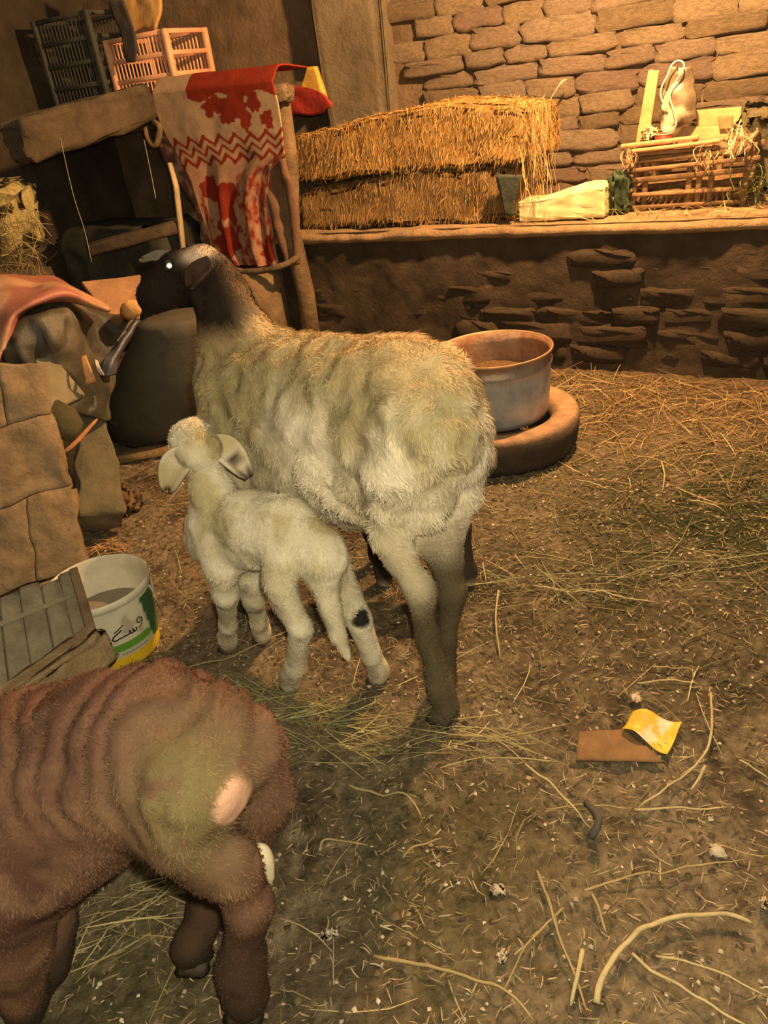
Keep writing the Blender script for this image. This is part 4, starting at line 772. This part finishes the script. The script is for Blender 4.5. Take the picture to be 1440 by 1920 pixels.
L_.chain([(p(612, 1050, 0), .038), (tl[0], .029), (tl[1], .022), (tl[2], .017), (tl[3], .009)], 1, .007)
spot = h2 + L_.loc(EYE) / np.linalg.norm(L_.loc(EYE)) * .024 + [0, 0, .008]
def lamb_col(P):
    P = np.asarray(P); n1 = noise(P, 16, 1, 3); n2 = noise(P, 38, 2, 2); z = P[:, 2]
    c = mixc((.72, .66, .51), (.58, .52, .37), sm(.35, .68, n1)); c = mixc(c, (.44, .37, .17), sm(.55, .66, n1) * sm(.34, .42, z) * .6)
    c = mixc(c, (.36, .28, .11), np.exp(-(((P - (hc_ + np.array((-.012, 0, .03)))) / .034) ** 2).sum(1)) * .8)
    c = mixc(c, (.34, .27, .15), sm(.12, .03, z) * .5 * sm(.3, .6, n2 + .1)); c = mixc(c, (.08, .065, .05), sm(.30, .22, z) * sm(.62, .7, n2) * .35)
    d = np.sqrt((((P - spot) / np.array((.03, .016, .022))) ** 2).sum(1)); c = mixc(c, (.022, .020, .018), sm(1.15, .85, d + (n2 - .5) * .4))
    c = mixc(c, (.05, .04, .03), sm(.030, .010, z) * .8); return c
L_.finish(.0065, lamb_col, lambda P: (noise(P, 34, 5, 2) - .5) * .008 * sm(.2, .3, P[:, 2]) + (noise(P, 60, 6) - .5) * .003)
VF, c = hairs(L_.V, L_.F, lamb_col, 42000, lambda P: .003 + .006 * sm(.16, .32, P[:, 2]), .0013, lambda P, N: np.tile([-.55, 0, -.8], (len(P), 1)), .30, 5, rnd=.3); L_.child('coat', VF, M_hair, c, stuff=True)
# wool cap on the crown
r = np.random.RandomState(4); n = 1200; u_ = r.normal(0, 1, (n, 3)); u_ /= np.linalg.norm(u_, axis=1)[:, None]; u_ = u_[u_[:, 2] > -.1]; P0 = hc_ + [.022, -.006, .006] + u_ * .038; fl = np.cross(u_, r.normal(0, 1, u_.shape)) + u_ * .8; fl /= np.linalg.norm(fl, axis=1)[:, None]
VF, k = straws(P0 + fl * .006, fl, np.full(len(u_), .012), np.full(len(u_), .002), .7, 5); L_.child('wool_cap', VF, M_hair, np.repeat(np.array((.66, .62, .50)) * r.uniform(.7, 1.15, (len(u_), 1)), k, 0), stuff=True)
et1, et2 = p(311, 924, .06), p(467, 893, -.03)
def earcol(tip, sp):
    def f(P):
        c = mixc((.66, .57, .42), (.52, .44, .26), sm(.3, .7, noise(P, 30, 4, 2))); c = mixc(c, (.05, .042, .035), sm(.020, .012, np.linalg.norm(P - sp, axis=1))); return mixc(c, (.05, .04, .034), sm(.030, .010, np.linalg.norm(P - tip, axis=1) + (noise(P, 60, 3) - .5) * .012))
    return f
L_.ear(hc_ + [-.005, .030, .008], et1, .050, earcol(et1 + [.0, .0, -.012], p(311, 905, .066)), np.array((0, .006, .014)), (L_.loc(EYE) - et1) / 1.8 + [0, .25, 0], label='drooping ear with a small dark spot')
L_.ear(hc_ + [-.005, -.022, .008], et2, .050, earcol(et2, p(440, 858, -.030)), np.array((0, -.004, .016)), (L_.loc(EYE) - et2) / 1.8 + [0, -.1, .2], label='drooping ear with a dark spot and dark tip')
for c_ in (f1, f2, g1, g2): L_.hoof(np.array(c_) * [1, 1, 0] + [.008, 0, .0], .020)
one('dry_straw', tube(spline([AT(313, 941, 1.86), AT(328, 926, 1.85), AT(344, 905, 1.84)], 6), .0022, 5), mat('dry_straw', (.62, .5, .32), .7), 'short pale straw caught under the lamb ear', 'straw')

# ---------------------------------------------------------------- the brown sheep in the corner
S_ = Animal('brown_sheep', 'curly brown young sheep bending down, only its hindquarters in view', 'sheep', (-.33, .74), 8)
p = S_.P
S_.chain([(p(384, 1405, 0), .080), (p(310, 1402, 0), .094), (p(220, 1424, 0), .102), (p(80, 1490, 0), .134), (p(-100, 1560, 0), .140), (p(-260, 1640, 0), .12)], .95, .05)
S_.chain([(p(-100, 1600, 0), .13), (p(-200, 1800, 0), .09), (p(-190, 1950, .0), .07)], .95, .06)
hk, hf = S_.P(432, 1622, .085), S_.G(462, 1885, .01); S_.chain([(p(355, 1475, .06), .068), (p(338, 1555, .08), .047), (p(388, 1616, .08), .032), (hk, .030), (p(466, 1700, .085), .028), (hk * .3 + hf * .7, .027), (hf + [-.004, 0, .035], .027), (hf, .023)], 1, .03)
hk2, hf2 = S_.P(398, 1660, -.05), S_.G(366, 1798, .01); S_.chain([(p(385, 1500, -.05), .060), (p(350, 1590, -.05), .044), (hk2, .028), (hk2 * .5 + hf2 * .5, .024), (hf2 + [0, 0, .03], .021), (hf2, .018)], 1, .03)
for dx, lat in ((30, .08), (80, -.06)):
    a = p(-20 + dx, 1640, lat); b = S_.G(18 + dx, 1900 - (lat < 0) * 90, .01); S_.chain([(a, .075), (a * .5 + b * .5, .040), (b, .028)], 1, .05)
ta, tb, tcx = p(462, 1395, .0), p(492, 1490, .0), p(472, 1585, .0)
S_.chain([(p(425, 1380, 0), .060), (ta, .047), (tb, .039), (tcx, .029)], .8, .018)
pinkc = gp = None; tip0 = p(480, 1590, .05)
def br_col(P):
    global pinkc, gp
    if pinkc is None: pinkc = S_.on_skin(437, 1518)[0]; gp = S_.on_skin(345, 1520)[0]
    P = np.asarray(P); n1 = noise(P, 11, 1, 3); n2 = noise(P, 34, 2, 2); wv = np.sin(P[:, 0] * 150 + 26 * noise(P, 8, 4, 2) + P[:, 2] * 20); z = P[:, 2]
    c = mixc((.100, .050, .034), (.140, .075, .047), sm(.3, .7, n1)); c = mixc(c, (.055, .026, .020), sm(.1, .9, wv) * sm(.42, .50, z) * .7); c = mixc(c, (.20, .12, .065), sm(.5, .68, n2) * .5 * sm(.55, .35, z))
    c = mixc(c, (.165, .135, .060), np.exp(-(((P - gp) / np.array((.07, .09, .10))) ** 2).sum(1)) * .95 * sm(.3, .55, n2 + .15))
    c = mixc(c, (.060, .035, .022), sm(.25, .17, z + (n1 - .5) * .05) * sm(.16, .07, P[:, 0])); c = mixc(c, (.036, .026, .018), sm(.07, .02, z))
    d = np.sqrt((((P - pinkc) / np.array((.017, .06, .034))) ** 2).sum(1)); return mixc(c, (.60, .36, .24), sm(1.15, .8, d))
S_.finish(.0075, br_col, lambda P: .0045 * np.sin(P[:, 0] * 150 + 26 * noise(P, 8, 4, 2) + P[:, 2] * 20) * sm(.34, .48, P[:, 2]) + (noise(P, 24, 5, 2) - .5) * .012)
VF, c = hairs(S_.V, S_.F, br_col, 60000, lambda P: .005 + .006 * sm(.2, .32, P[:, 2]), .0014, lambda P, N: np.stack([-.5 + .7 * np.sin(P[:, 0] * 60 + P[:, 2] * 30), 0 * P[:, 0], -.8 + 0 * P[:, 0]], 1), .35, 9, mask=lambda P: np.sqrt((((P - pinkc) / np.array((.017, .06, .034))) ** 2).sum(1)) > 1.05, rnd=.5, curl=.25); S_.child('fleece', VF, M_hair, c, stuff=True)
V, F = tube(spline([tip0, p(493, 1606, .05), p(502, 1636, .05), p(503, 1664, .05)], 12), [.008, .011, .013, .013, .013, .012, .011, .010, .009, .007, .005, .003], 10, .05, 3); S_.child('tail_tip', (V, F), M_fur, np.tile((.70, .60, .42), (len(V), 1)), label='white tail tip')
S_.hoof(hf * [1, 1, 0] + [.0, 0, 0], .024); S_.hoof(hf2 * [1, 1, 0], .022)

# ---------------------------------------------------------------- dark legs of a second lamb beyond the ewe
K_ = Animal('dark_lamb', 'dark lamb mostly hidden behind the ewe, only its dark legs in view', 'lamb', (.12, 1.58), 12)
p = K_.P
q1, q2 = K_.G(722, 1090, .01), K_.G(878, 1088, .01)
K_.chain([(q2 * [1, 0, 0] + [0, -.06, .29], .050), (q1 * [1, 0, 0] + [0, -.07, .29], .052)], .9, .04)
K_.chain([(q1 * [1, 0, 0] + [.03, -.09, .32], .042), (q1 * [1, 0, 0] + [.08, -.11, .36], .035), (q1 * [1, 0, 0] + [.12, -.12, .34], .026)], .9, .04)
for q in (q1, q2):
    for dy, dx in ((0, 0), (-.09, .03)):
        b = q + [dx, dy, 0]; K_.chain([(q * [1, 0, 0] + [0, -.05 + dy * .4, .27], .036), (b + [.01, 0, .15], .024), (b + [0, 0, .03], .020), (b, .021)], 1, .025)
K_.finish(.008, lambda P: mixc(mixc((.035, .028, .022), (.06, .045, .034), noise(P, 30, 2)), (.40, .33, .25), sm(.035, .01, P[:, 2]) * .7))
for q in (q1, q2): K_.hoof(q * [1, 1, 0] + [.006, 0, 0], .016)

# ================================================================== LITTER ON THE FLOOR
def scatter(n, seed, xr=(-1.5, 2.0), yr=(.35, 3.05)):
    r = np.random.RandomState(seed); P = np.stack([r.uniform(*xr, n), r.uniform(*yr, n), np.zeros(n)], 1); k = (P - B) @ UD < -.03; P = P[k]; P[:, 2] = floor_z(P); return P, r
def litter(name, label, n, seed, L, wdt, base, dens=None, lift=.10, var=(.5, 1.4), **k):
    P, r = scatter(n, seed, **k)
    if dens is not None: P = P[r.rand(len(P)) < dens(P)]
    m = len(P); a = r.uniform(0, 2 * PI, m); d = np.stack([np.cos(a), np.sin(a), r.normal(0, lift, m)], 1); d /= np.linalg.norm(d, axis=1)[:, None]; P[:, 2] += .004 + np.abs(d[:, 2]) * .02
    VF, kk = straws(P, d, r.uniform(*L, m), r.uniform(*wdt, m), .22, seed); bs_ = np.array(base)[r.randint(0, len(base), m)]
    return one(name, VF, M_straw, label, 'straw', np.repeat(bs_ * r.uniform(*var, (m, 1)), kk, 0), kind='stuff')
near_wall = lambda P: np.clip(sm(-1.15, -.15, (P - B) @ UD) * sm(-.6, .1, (P - B) @ US), 0, 1)
litter('fine_litter', 'short broken straw and chaff trodden into the floor', 46000, 101, (.005, .024), (.0008, .0024), [(.33, .25, .14), (.22, .16, .09), (.15, .115, .055), (.42, .33, .19), (.27, .21, .10)], lift=.08, var=(.5, 1.25))
litter('floor_straw', 'long golden straw strewn along the foot of the manger wall', 10000, 102, (.05, .24), (.0012, .003), [(.40, .26, .10), (.27, .17, .07), (.50, .34, .15), (.18, .12, .05)], near_wall, .16, yr=(1.4, 3.1))
litter('green_fodder', 'trodden green fodder stalks strewn over the floor', 9000, 103, (.03, .14), (.001, .0026), [(.065, .078, .026), (.11, .105, .040), (.19, .155, .07)], lambda P: np.clip(green_patch(P) * 1.1, 0, 1), .14)
litter('loose_stalks', 'scattered thin dry stalks on the dirt floor', 950, 104, (.04, .18), (.0010, .0024), [(.38, .30, .14), (.27, .22, .10), (.46, .36, .19)], lambda P: .75 + 0 * P[:, 0], .05)
# wads of green grass stems round the lamb's and ewe's feet
def wad(label, pts, n, L, base, seed, spread=.03):
    r = np.random.RandomState(seed); C = np.array([GZ(*q) for q in pts]); i = r.randint(0, len(C) - 1, n); f = r.rand(n, 1); P = C[i] * (1 - f) + C[i + 1] * f + r.normal(0, spread, (n, 3)) * [1, 1, 0]; dd = C[i + 1] - C[i]; dd /= np.linalg.norm(dd, axis=1)[:, None]
    d = dd + r.normal(0, .35, (n, 3)) * [1, 1, .3]; d /= np.linalg.norm(d, axis=1)[:, None]; P[:, 2] = floor_z(P) + r.uniform(.003, .02, n); VF, k = straws(P, d, r.uniform(.5, 1.2, n) * L, r.uniform(.0014, .0028, n), .18, seed)
    one('grass_wad', VF, M_straw, label, 'grass', np.repeat(np.array(base) * r.uniform(.6, 1.35, (n, 1)), k, 0), kind='stuff')
wad('long pale green grass stems lying beneath the ewe hind hoof', [(480, 1370), (620, 1395), (760, 1390), (900, 1385), (960, 1395)], 85, .20, (.30, .27, .12), 1)
wad('trodden grass stems between lamb and brown sheep', [(440, 1320), (560, 1340), (700, 1360)], 70, .14, (.25, .25, .11), 2)
wad('band of pale green stems crossing the floor beyond the ewe feet', [(890, 1110), (1020, 1090), (1150, 1120), (1280, 1075), (1440, 1060)], 60, .22, (.24, .24, .12), 3, .05)
wad('dry stems in the dust below the brown sheep', [(30, 1850), (120, 1780), (260, 1690), (330, 1680)], 40, .12, (.33, .28, .13), 4)
wad('orange straw tuft behind the paint bucket', [(168, 1045), (200, 1030), (232, 1036)], 70, .07, (.52, .30, .13), 5, .012)
# white chips and grains
def chips(name, label, n, seed, sz, base, dens=None):
    P, r = scatter(n, seed, (-1.0, 1.5), (.38, 2.2))
    if dens is not None: P = P[r.rand(len(P)) < dens(P)]
    m = len(P); V = []; T8 = np.array([[-1, -1, -.4], [1, -.8, -.4], [.8, 1, -.4], [-.9, .8, -.4], [-.5, -.4, .5], [.5, -.5, .45], [.4, .5, .5], [-.4, .5, .4]]); s_ = r.uniform(*sz, (m, 1, 1)) * r.uniform(.5, 1.3, (m, 8, 1)); a = r.uniform(0, 6.3, m)
    R = np.zeros((m, 3, 3)); R[:, 0, 0] = np.cos(a); R[:, 0, 1] = -np.sin(a); R[:, 1, 0] = np.sin(a); R[:, 1, 1] = np.cos(a); R[:, 2, 2] = .7
    V = np.einsum('mij,mkj->mki', R, T8[None] * s_) + P[:, None, :] + [0, 0, .003]; q = np.array([[0, 1, 5, 4], [1, 2, 6, 5], [2, 3, 7, 6], [3, 0, 4, 7], [4, 5, 6, 7]]); F = (np.arange(m) * 8)[:, None, None] + q[None]
    return one(name, (V.reshape(-1, 3), F.reshape(-1, 4)), M_straw, label, 'chips', np.repeat(np.array(base)[r.randint(0, len(base), m)] * r.uniform(.6, 1.2, (m, 1)), 8, 0), kind='stuff')
chips('pale_chips', 'small pale crumbs and chips sprinkled over the floor', 2200, 201, (.0012, .0042), [(.46, .38, .25), (.38, .28, .16), (.55, .46, .34)])
chips('dung_crumbs', 'dark dung crumbs sprinkled over the floor', 3200, 202, (.002, .007), [(.075, .052, .026), (.11, .08, .04)])
# stalks one can pick out
M_stalk = mat('dry_stalk', (.32, .25, .12), .7, .3, 60, .25, 30); M_stalk2 = mat('pale_stalk', (.43, .36, .19), .65, .3, 60, .25, 30)
stk = [([(1118, 1885), (1128, 1840), (1165, 1785), (1215, 1745), (1285, 1725), (1355, 1722), (1412, 1738)], .0060, 'thick curved pale stalk bowed across the near floor', 1),
       ([(1185, 1788), (1245, 1835), (1320, 1882), (1400, 1925)], .0034, 'straight stalk running out from under the bowed stalk', 1), ([(1230, 1790), (1310, 1815), (1440, 1868)], .0026, 'thin stalk beside the end of the bowed stalk', 1),
       ([(1007, 1635), (1030, 1700), (1050, 1770), (1075, 1830), (1100, 1900)], .0032, 'long stalk kinked in the middle with a branching foot', 0), ([(1056, 1705), (1010, 1755), (975, 1800), (945, 1858)], .0026, 'stalk crossing the kinked stalk aslant', 0),
       ([(1092, 1785), (1085, 1830), (1070, 1892)], .0052, 'short broad flat stalk beside the branching foot', 1), ([(700, 1790), (800, 1815), (900, 1850), (960, 1870), (1000, 1915)], .0034, 'long gently bent stalk reaching the bottom edge of the view', 0),
       ([(985, 1430), (1030, 1470), (1070, 1515), (1106, 1552)], .0030, 'straight diagonal stalk pointing at the dark twig', 1), ([(860, 1385), (930, 1395), (985, 1428)], .0026, 'faint stem leading into the straight diagonal stalk', 0),
       ([(1332, 1305), (1333, 1380), (1315, 1430), (1260, 1480), (1195, 1520)], .0034, 'long curved stalk sweeping past the yellow wrapper', 1), ([(1322, 1440), (1310, 1465), (1295, 1486)], .0040, 'short fork stalk beside the long curved stalk', 1),
       ([(1190, 1522), (1270, 1520), (1362, 1518)], .0030, 'straight level stalk lying under the curved stalk', 1), ([(1025, 1515), (1110, 1518), (1185, 1520)], .0022, 'thin level stalk ending at the dark twig', 0),
       ([(1095, 1675), (1160, 1650), (1260, 1640), (1400, 1608)], .0028, 'long faint stalk lying level on the near floor', 0), ([(1110, 1680), (1122, 1710), (1136, 1750)], .0036, 'short stubby stalk under the faint level stalk', 0),
       ([(1385, 1435), (1440, 1468)], .0030, 'short pale stalk at the edge beyond the wrapper', 1), ([(1212, 1590), (1240, 1618), (1262, 1630)], .0022, 'small bent stem near the white scrap', 0),
       ([(1340, 1580), (1390, 1600), (1440, 1606)], .0022, 'thin stem at the edge above the bowed stalk', 0), ([(1195, 1284), (1250, 1285), (1308, 1286)], .0030, 'pale level straw beyond the yellow wrapper', 1),
       ([(1222, 1255), (1290, 1262), (1300, 1280)], .0024, 'bent straw touching the pale level straw', 0), ([(600, 1600), (615, 1580), (690, 1588)], .0034, 'bent pale stem near the white tail tip', 0),
       ([(655, 1475), (720, 1495), (765, 1500), (790, 1530)], .0036, 'greenish flat stem between ewe hoof and brown sheep', 0), ([(755, 1610), (780, 1595), (830, 1575)], .0030, 'short stem on bare dirt below the ewe hoof', 0),
       ([(345, 1262), (420, 1248), (500, 1215), (545, 1190)], .0030, 'long stem lying beneath the lamb', 0), ([(470, 1345), (510, 1300), (530, 1270)], .0020, 'thin green stem leaning on the lamb hoof', 0),
       ([(60, 1830), (95, 1760), (120, 1720)], .0026, 'stem beside the brown sheep in the near corner', 0), ([(100, 1745), (190, 1730), (330, 1660)], .0024, 'long stem under the belly of the brown sheep', 0),
       ([(935, 1110), (930, 1170), (938, 1235)], .0036, 'yellow upright straw beside the ewe hock', 1), ([(905, 1060), (912, 1095)], .0026, 'short pale straw standing right behind the ewe', 1),
       ([(1000, 1105), (1065, 1115), (1110, 1120), (1230, 1140)], .0036, 'long pale stem crossing the middle of the floor', 1), ([(1290, 950), (1360, 970)], .0034, 'pale stub in the green fodder', 1), ([(1080, 905), (1140, 925)], .0036, 'pinkish stub of straw beyond the basin', 1),
       ([(1240, 870), (1245, 900), (1242, 930)], .0036, 'yellow straw stub standing in the fodder', 1)]
for k, (pts, rd, lab, w_) in enumerate(stk):
    P = spline([GZ(*q) for q in pts], max(8, len(pts) * 4)); P[:, 2] = floor_z(P) + rd + .006 + .006 * np.sin(np.linspace(0, PI, len(P)))
    one('straw_stalk', tube(P, np.linspace(rd, rd * .6, len(P)) * .85 * np.r_[np.full(len(P) - 1, 1), .5], 6, .12, k, .6), M_stalk2 if w_ else M_stalk, lab, 'stalk')
# wrapper, cardboard, twig, scraps
q = [GZ(*a) for a in ((1186, 1349), (1278, 1367), (1250, 1424), (1165, 1378))]; n_ = 18; V = []
for v in np.linspace(0, 1, n_):
    for u in np.linspace(0, 1, n_): V.append((q[0] * (1 - u) + q[1] * u) * (1 - v) + (q[3] * (1 - u) + q[2] * u) * v)
V = np.array(V); uu = np.tile(np.linspace(0, 1, n_), n_); vv = np.repeat(np.linspace(0, 1, n_), n_); V[:, 2] = floor_z(V) * .5 + .016 + .010 * np.sin(uu * 6) + .006 * np.cos(vv * 5)
wcol = mixc((.72, .47, .05), (.80, .66, .45), sm(.42, .48, uu + .25 * vv - .1) * sm(.76, .70, uu + .25 * vv - .1) * (noise(V, 60, 2) > .35)); VF = thick((V, gridF(n_, n_)), .0015)
one('yellow_wrapper', VF, mat('wrapper', None, .4, .2, 40, .1, 30, spec=.4), 'crumpled yellow wrapper with a pale stripe lying on the dirt', 'wrapper', np.vstack([wcol, wcol]))
q = [GZ(*a) for a in ((1085, 1378), (1172, 1372), (1245, 1436), (1080, 1428))]; V = []
for v in np.linspace(0, 1, 12):
    for u in np.linspace(0, 1, 16): V.append((q[0] * (1 - u) + q[1] * u) * (1 - v) + (q[3] * (1 - u) + q[2] * u) * v)
V = np.array(V); V[:, 2] = floor_z(V) * .4 + .007 + (noise(V, 20, 3) - .5) * .008; one('cardboard_piece', thick((V, gridF(16, 12)), .004), mat('cardboard', (.235, .135, .062), .9, .5, 50, .25, 30), 'flat brown cardboard piece half buried next to the yellow wrapper', 'cardboard')
P = spline([GZ(1100, 1505, .02), GZ(1118, 1525, .03), GZ(1122, 1545, .03), GZ(1108, 1570, .012)], 10); one('dark_twig', tube(P, .0065, 7, .15, 3), mat('twig_dark', (.09, .08, .065), .8, .4, 40, .3, 20), 'short dark curled twig on the dirt floor', 'twig')
def scrap(pts, lab, c, seed):
    C = np.array([GZ(*a) for a in pts]); m = C.mean(0); V, F = rbox((np.ptp(C[:, 0]) * .8, np.ptp(C[:, 1]) * .6, .009), .004, .004, 2, seed); V = crumple(np.array(V), .012, 60, seed) + m * [1, 1, 0] + [0, 0, floor_z(m[None])[0] + .009]; one('white_scrap', (V, F), mat('scrap_white', (.50, .42, .30), .7, .3, 50, .2, 40), lab, 'scrap')
scrap([(1325, 1585), (1362, 1588), (1345, 1612)], 'white scrap below the straight level stalk', 0, 1); scrap([(920, 1655), (948, 1655), (930, 1680)], 'pale round scrap on bare dirt left of the kinked stalk', 0, 2); scrap([(930, 1790), (958, 1790), (945, 1815)], 'pale scrap at the foot of the slanting stalk', 0, 3)
scrap([(600, 1742), (632, 1742), (612, 1764)], 'pale flake near the brown sheep hoof', 0, 4); scrap([(1420, 1690), (1440, 1690), (1438, 1720)], 'pale flake at the edge beyond the bowed stalk', 0, 5); scrap([(70, 1735), (100, 1728), (88, 1752)], 'pinkish white scrap under the brown sheep muzzle', 0, 6); scrap([(1180, 1310), (1205, 1308), (1192, 1330)], 'grey white flake in the dust above the yellow wrapper', 0, 7)
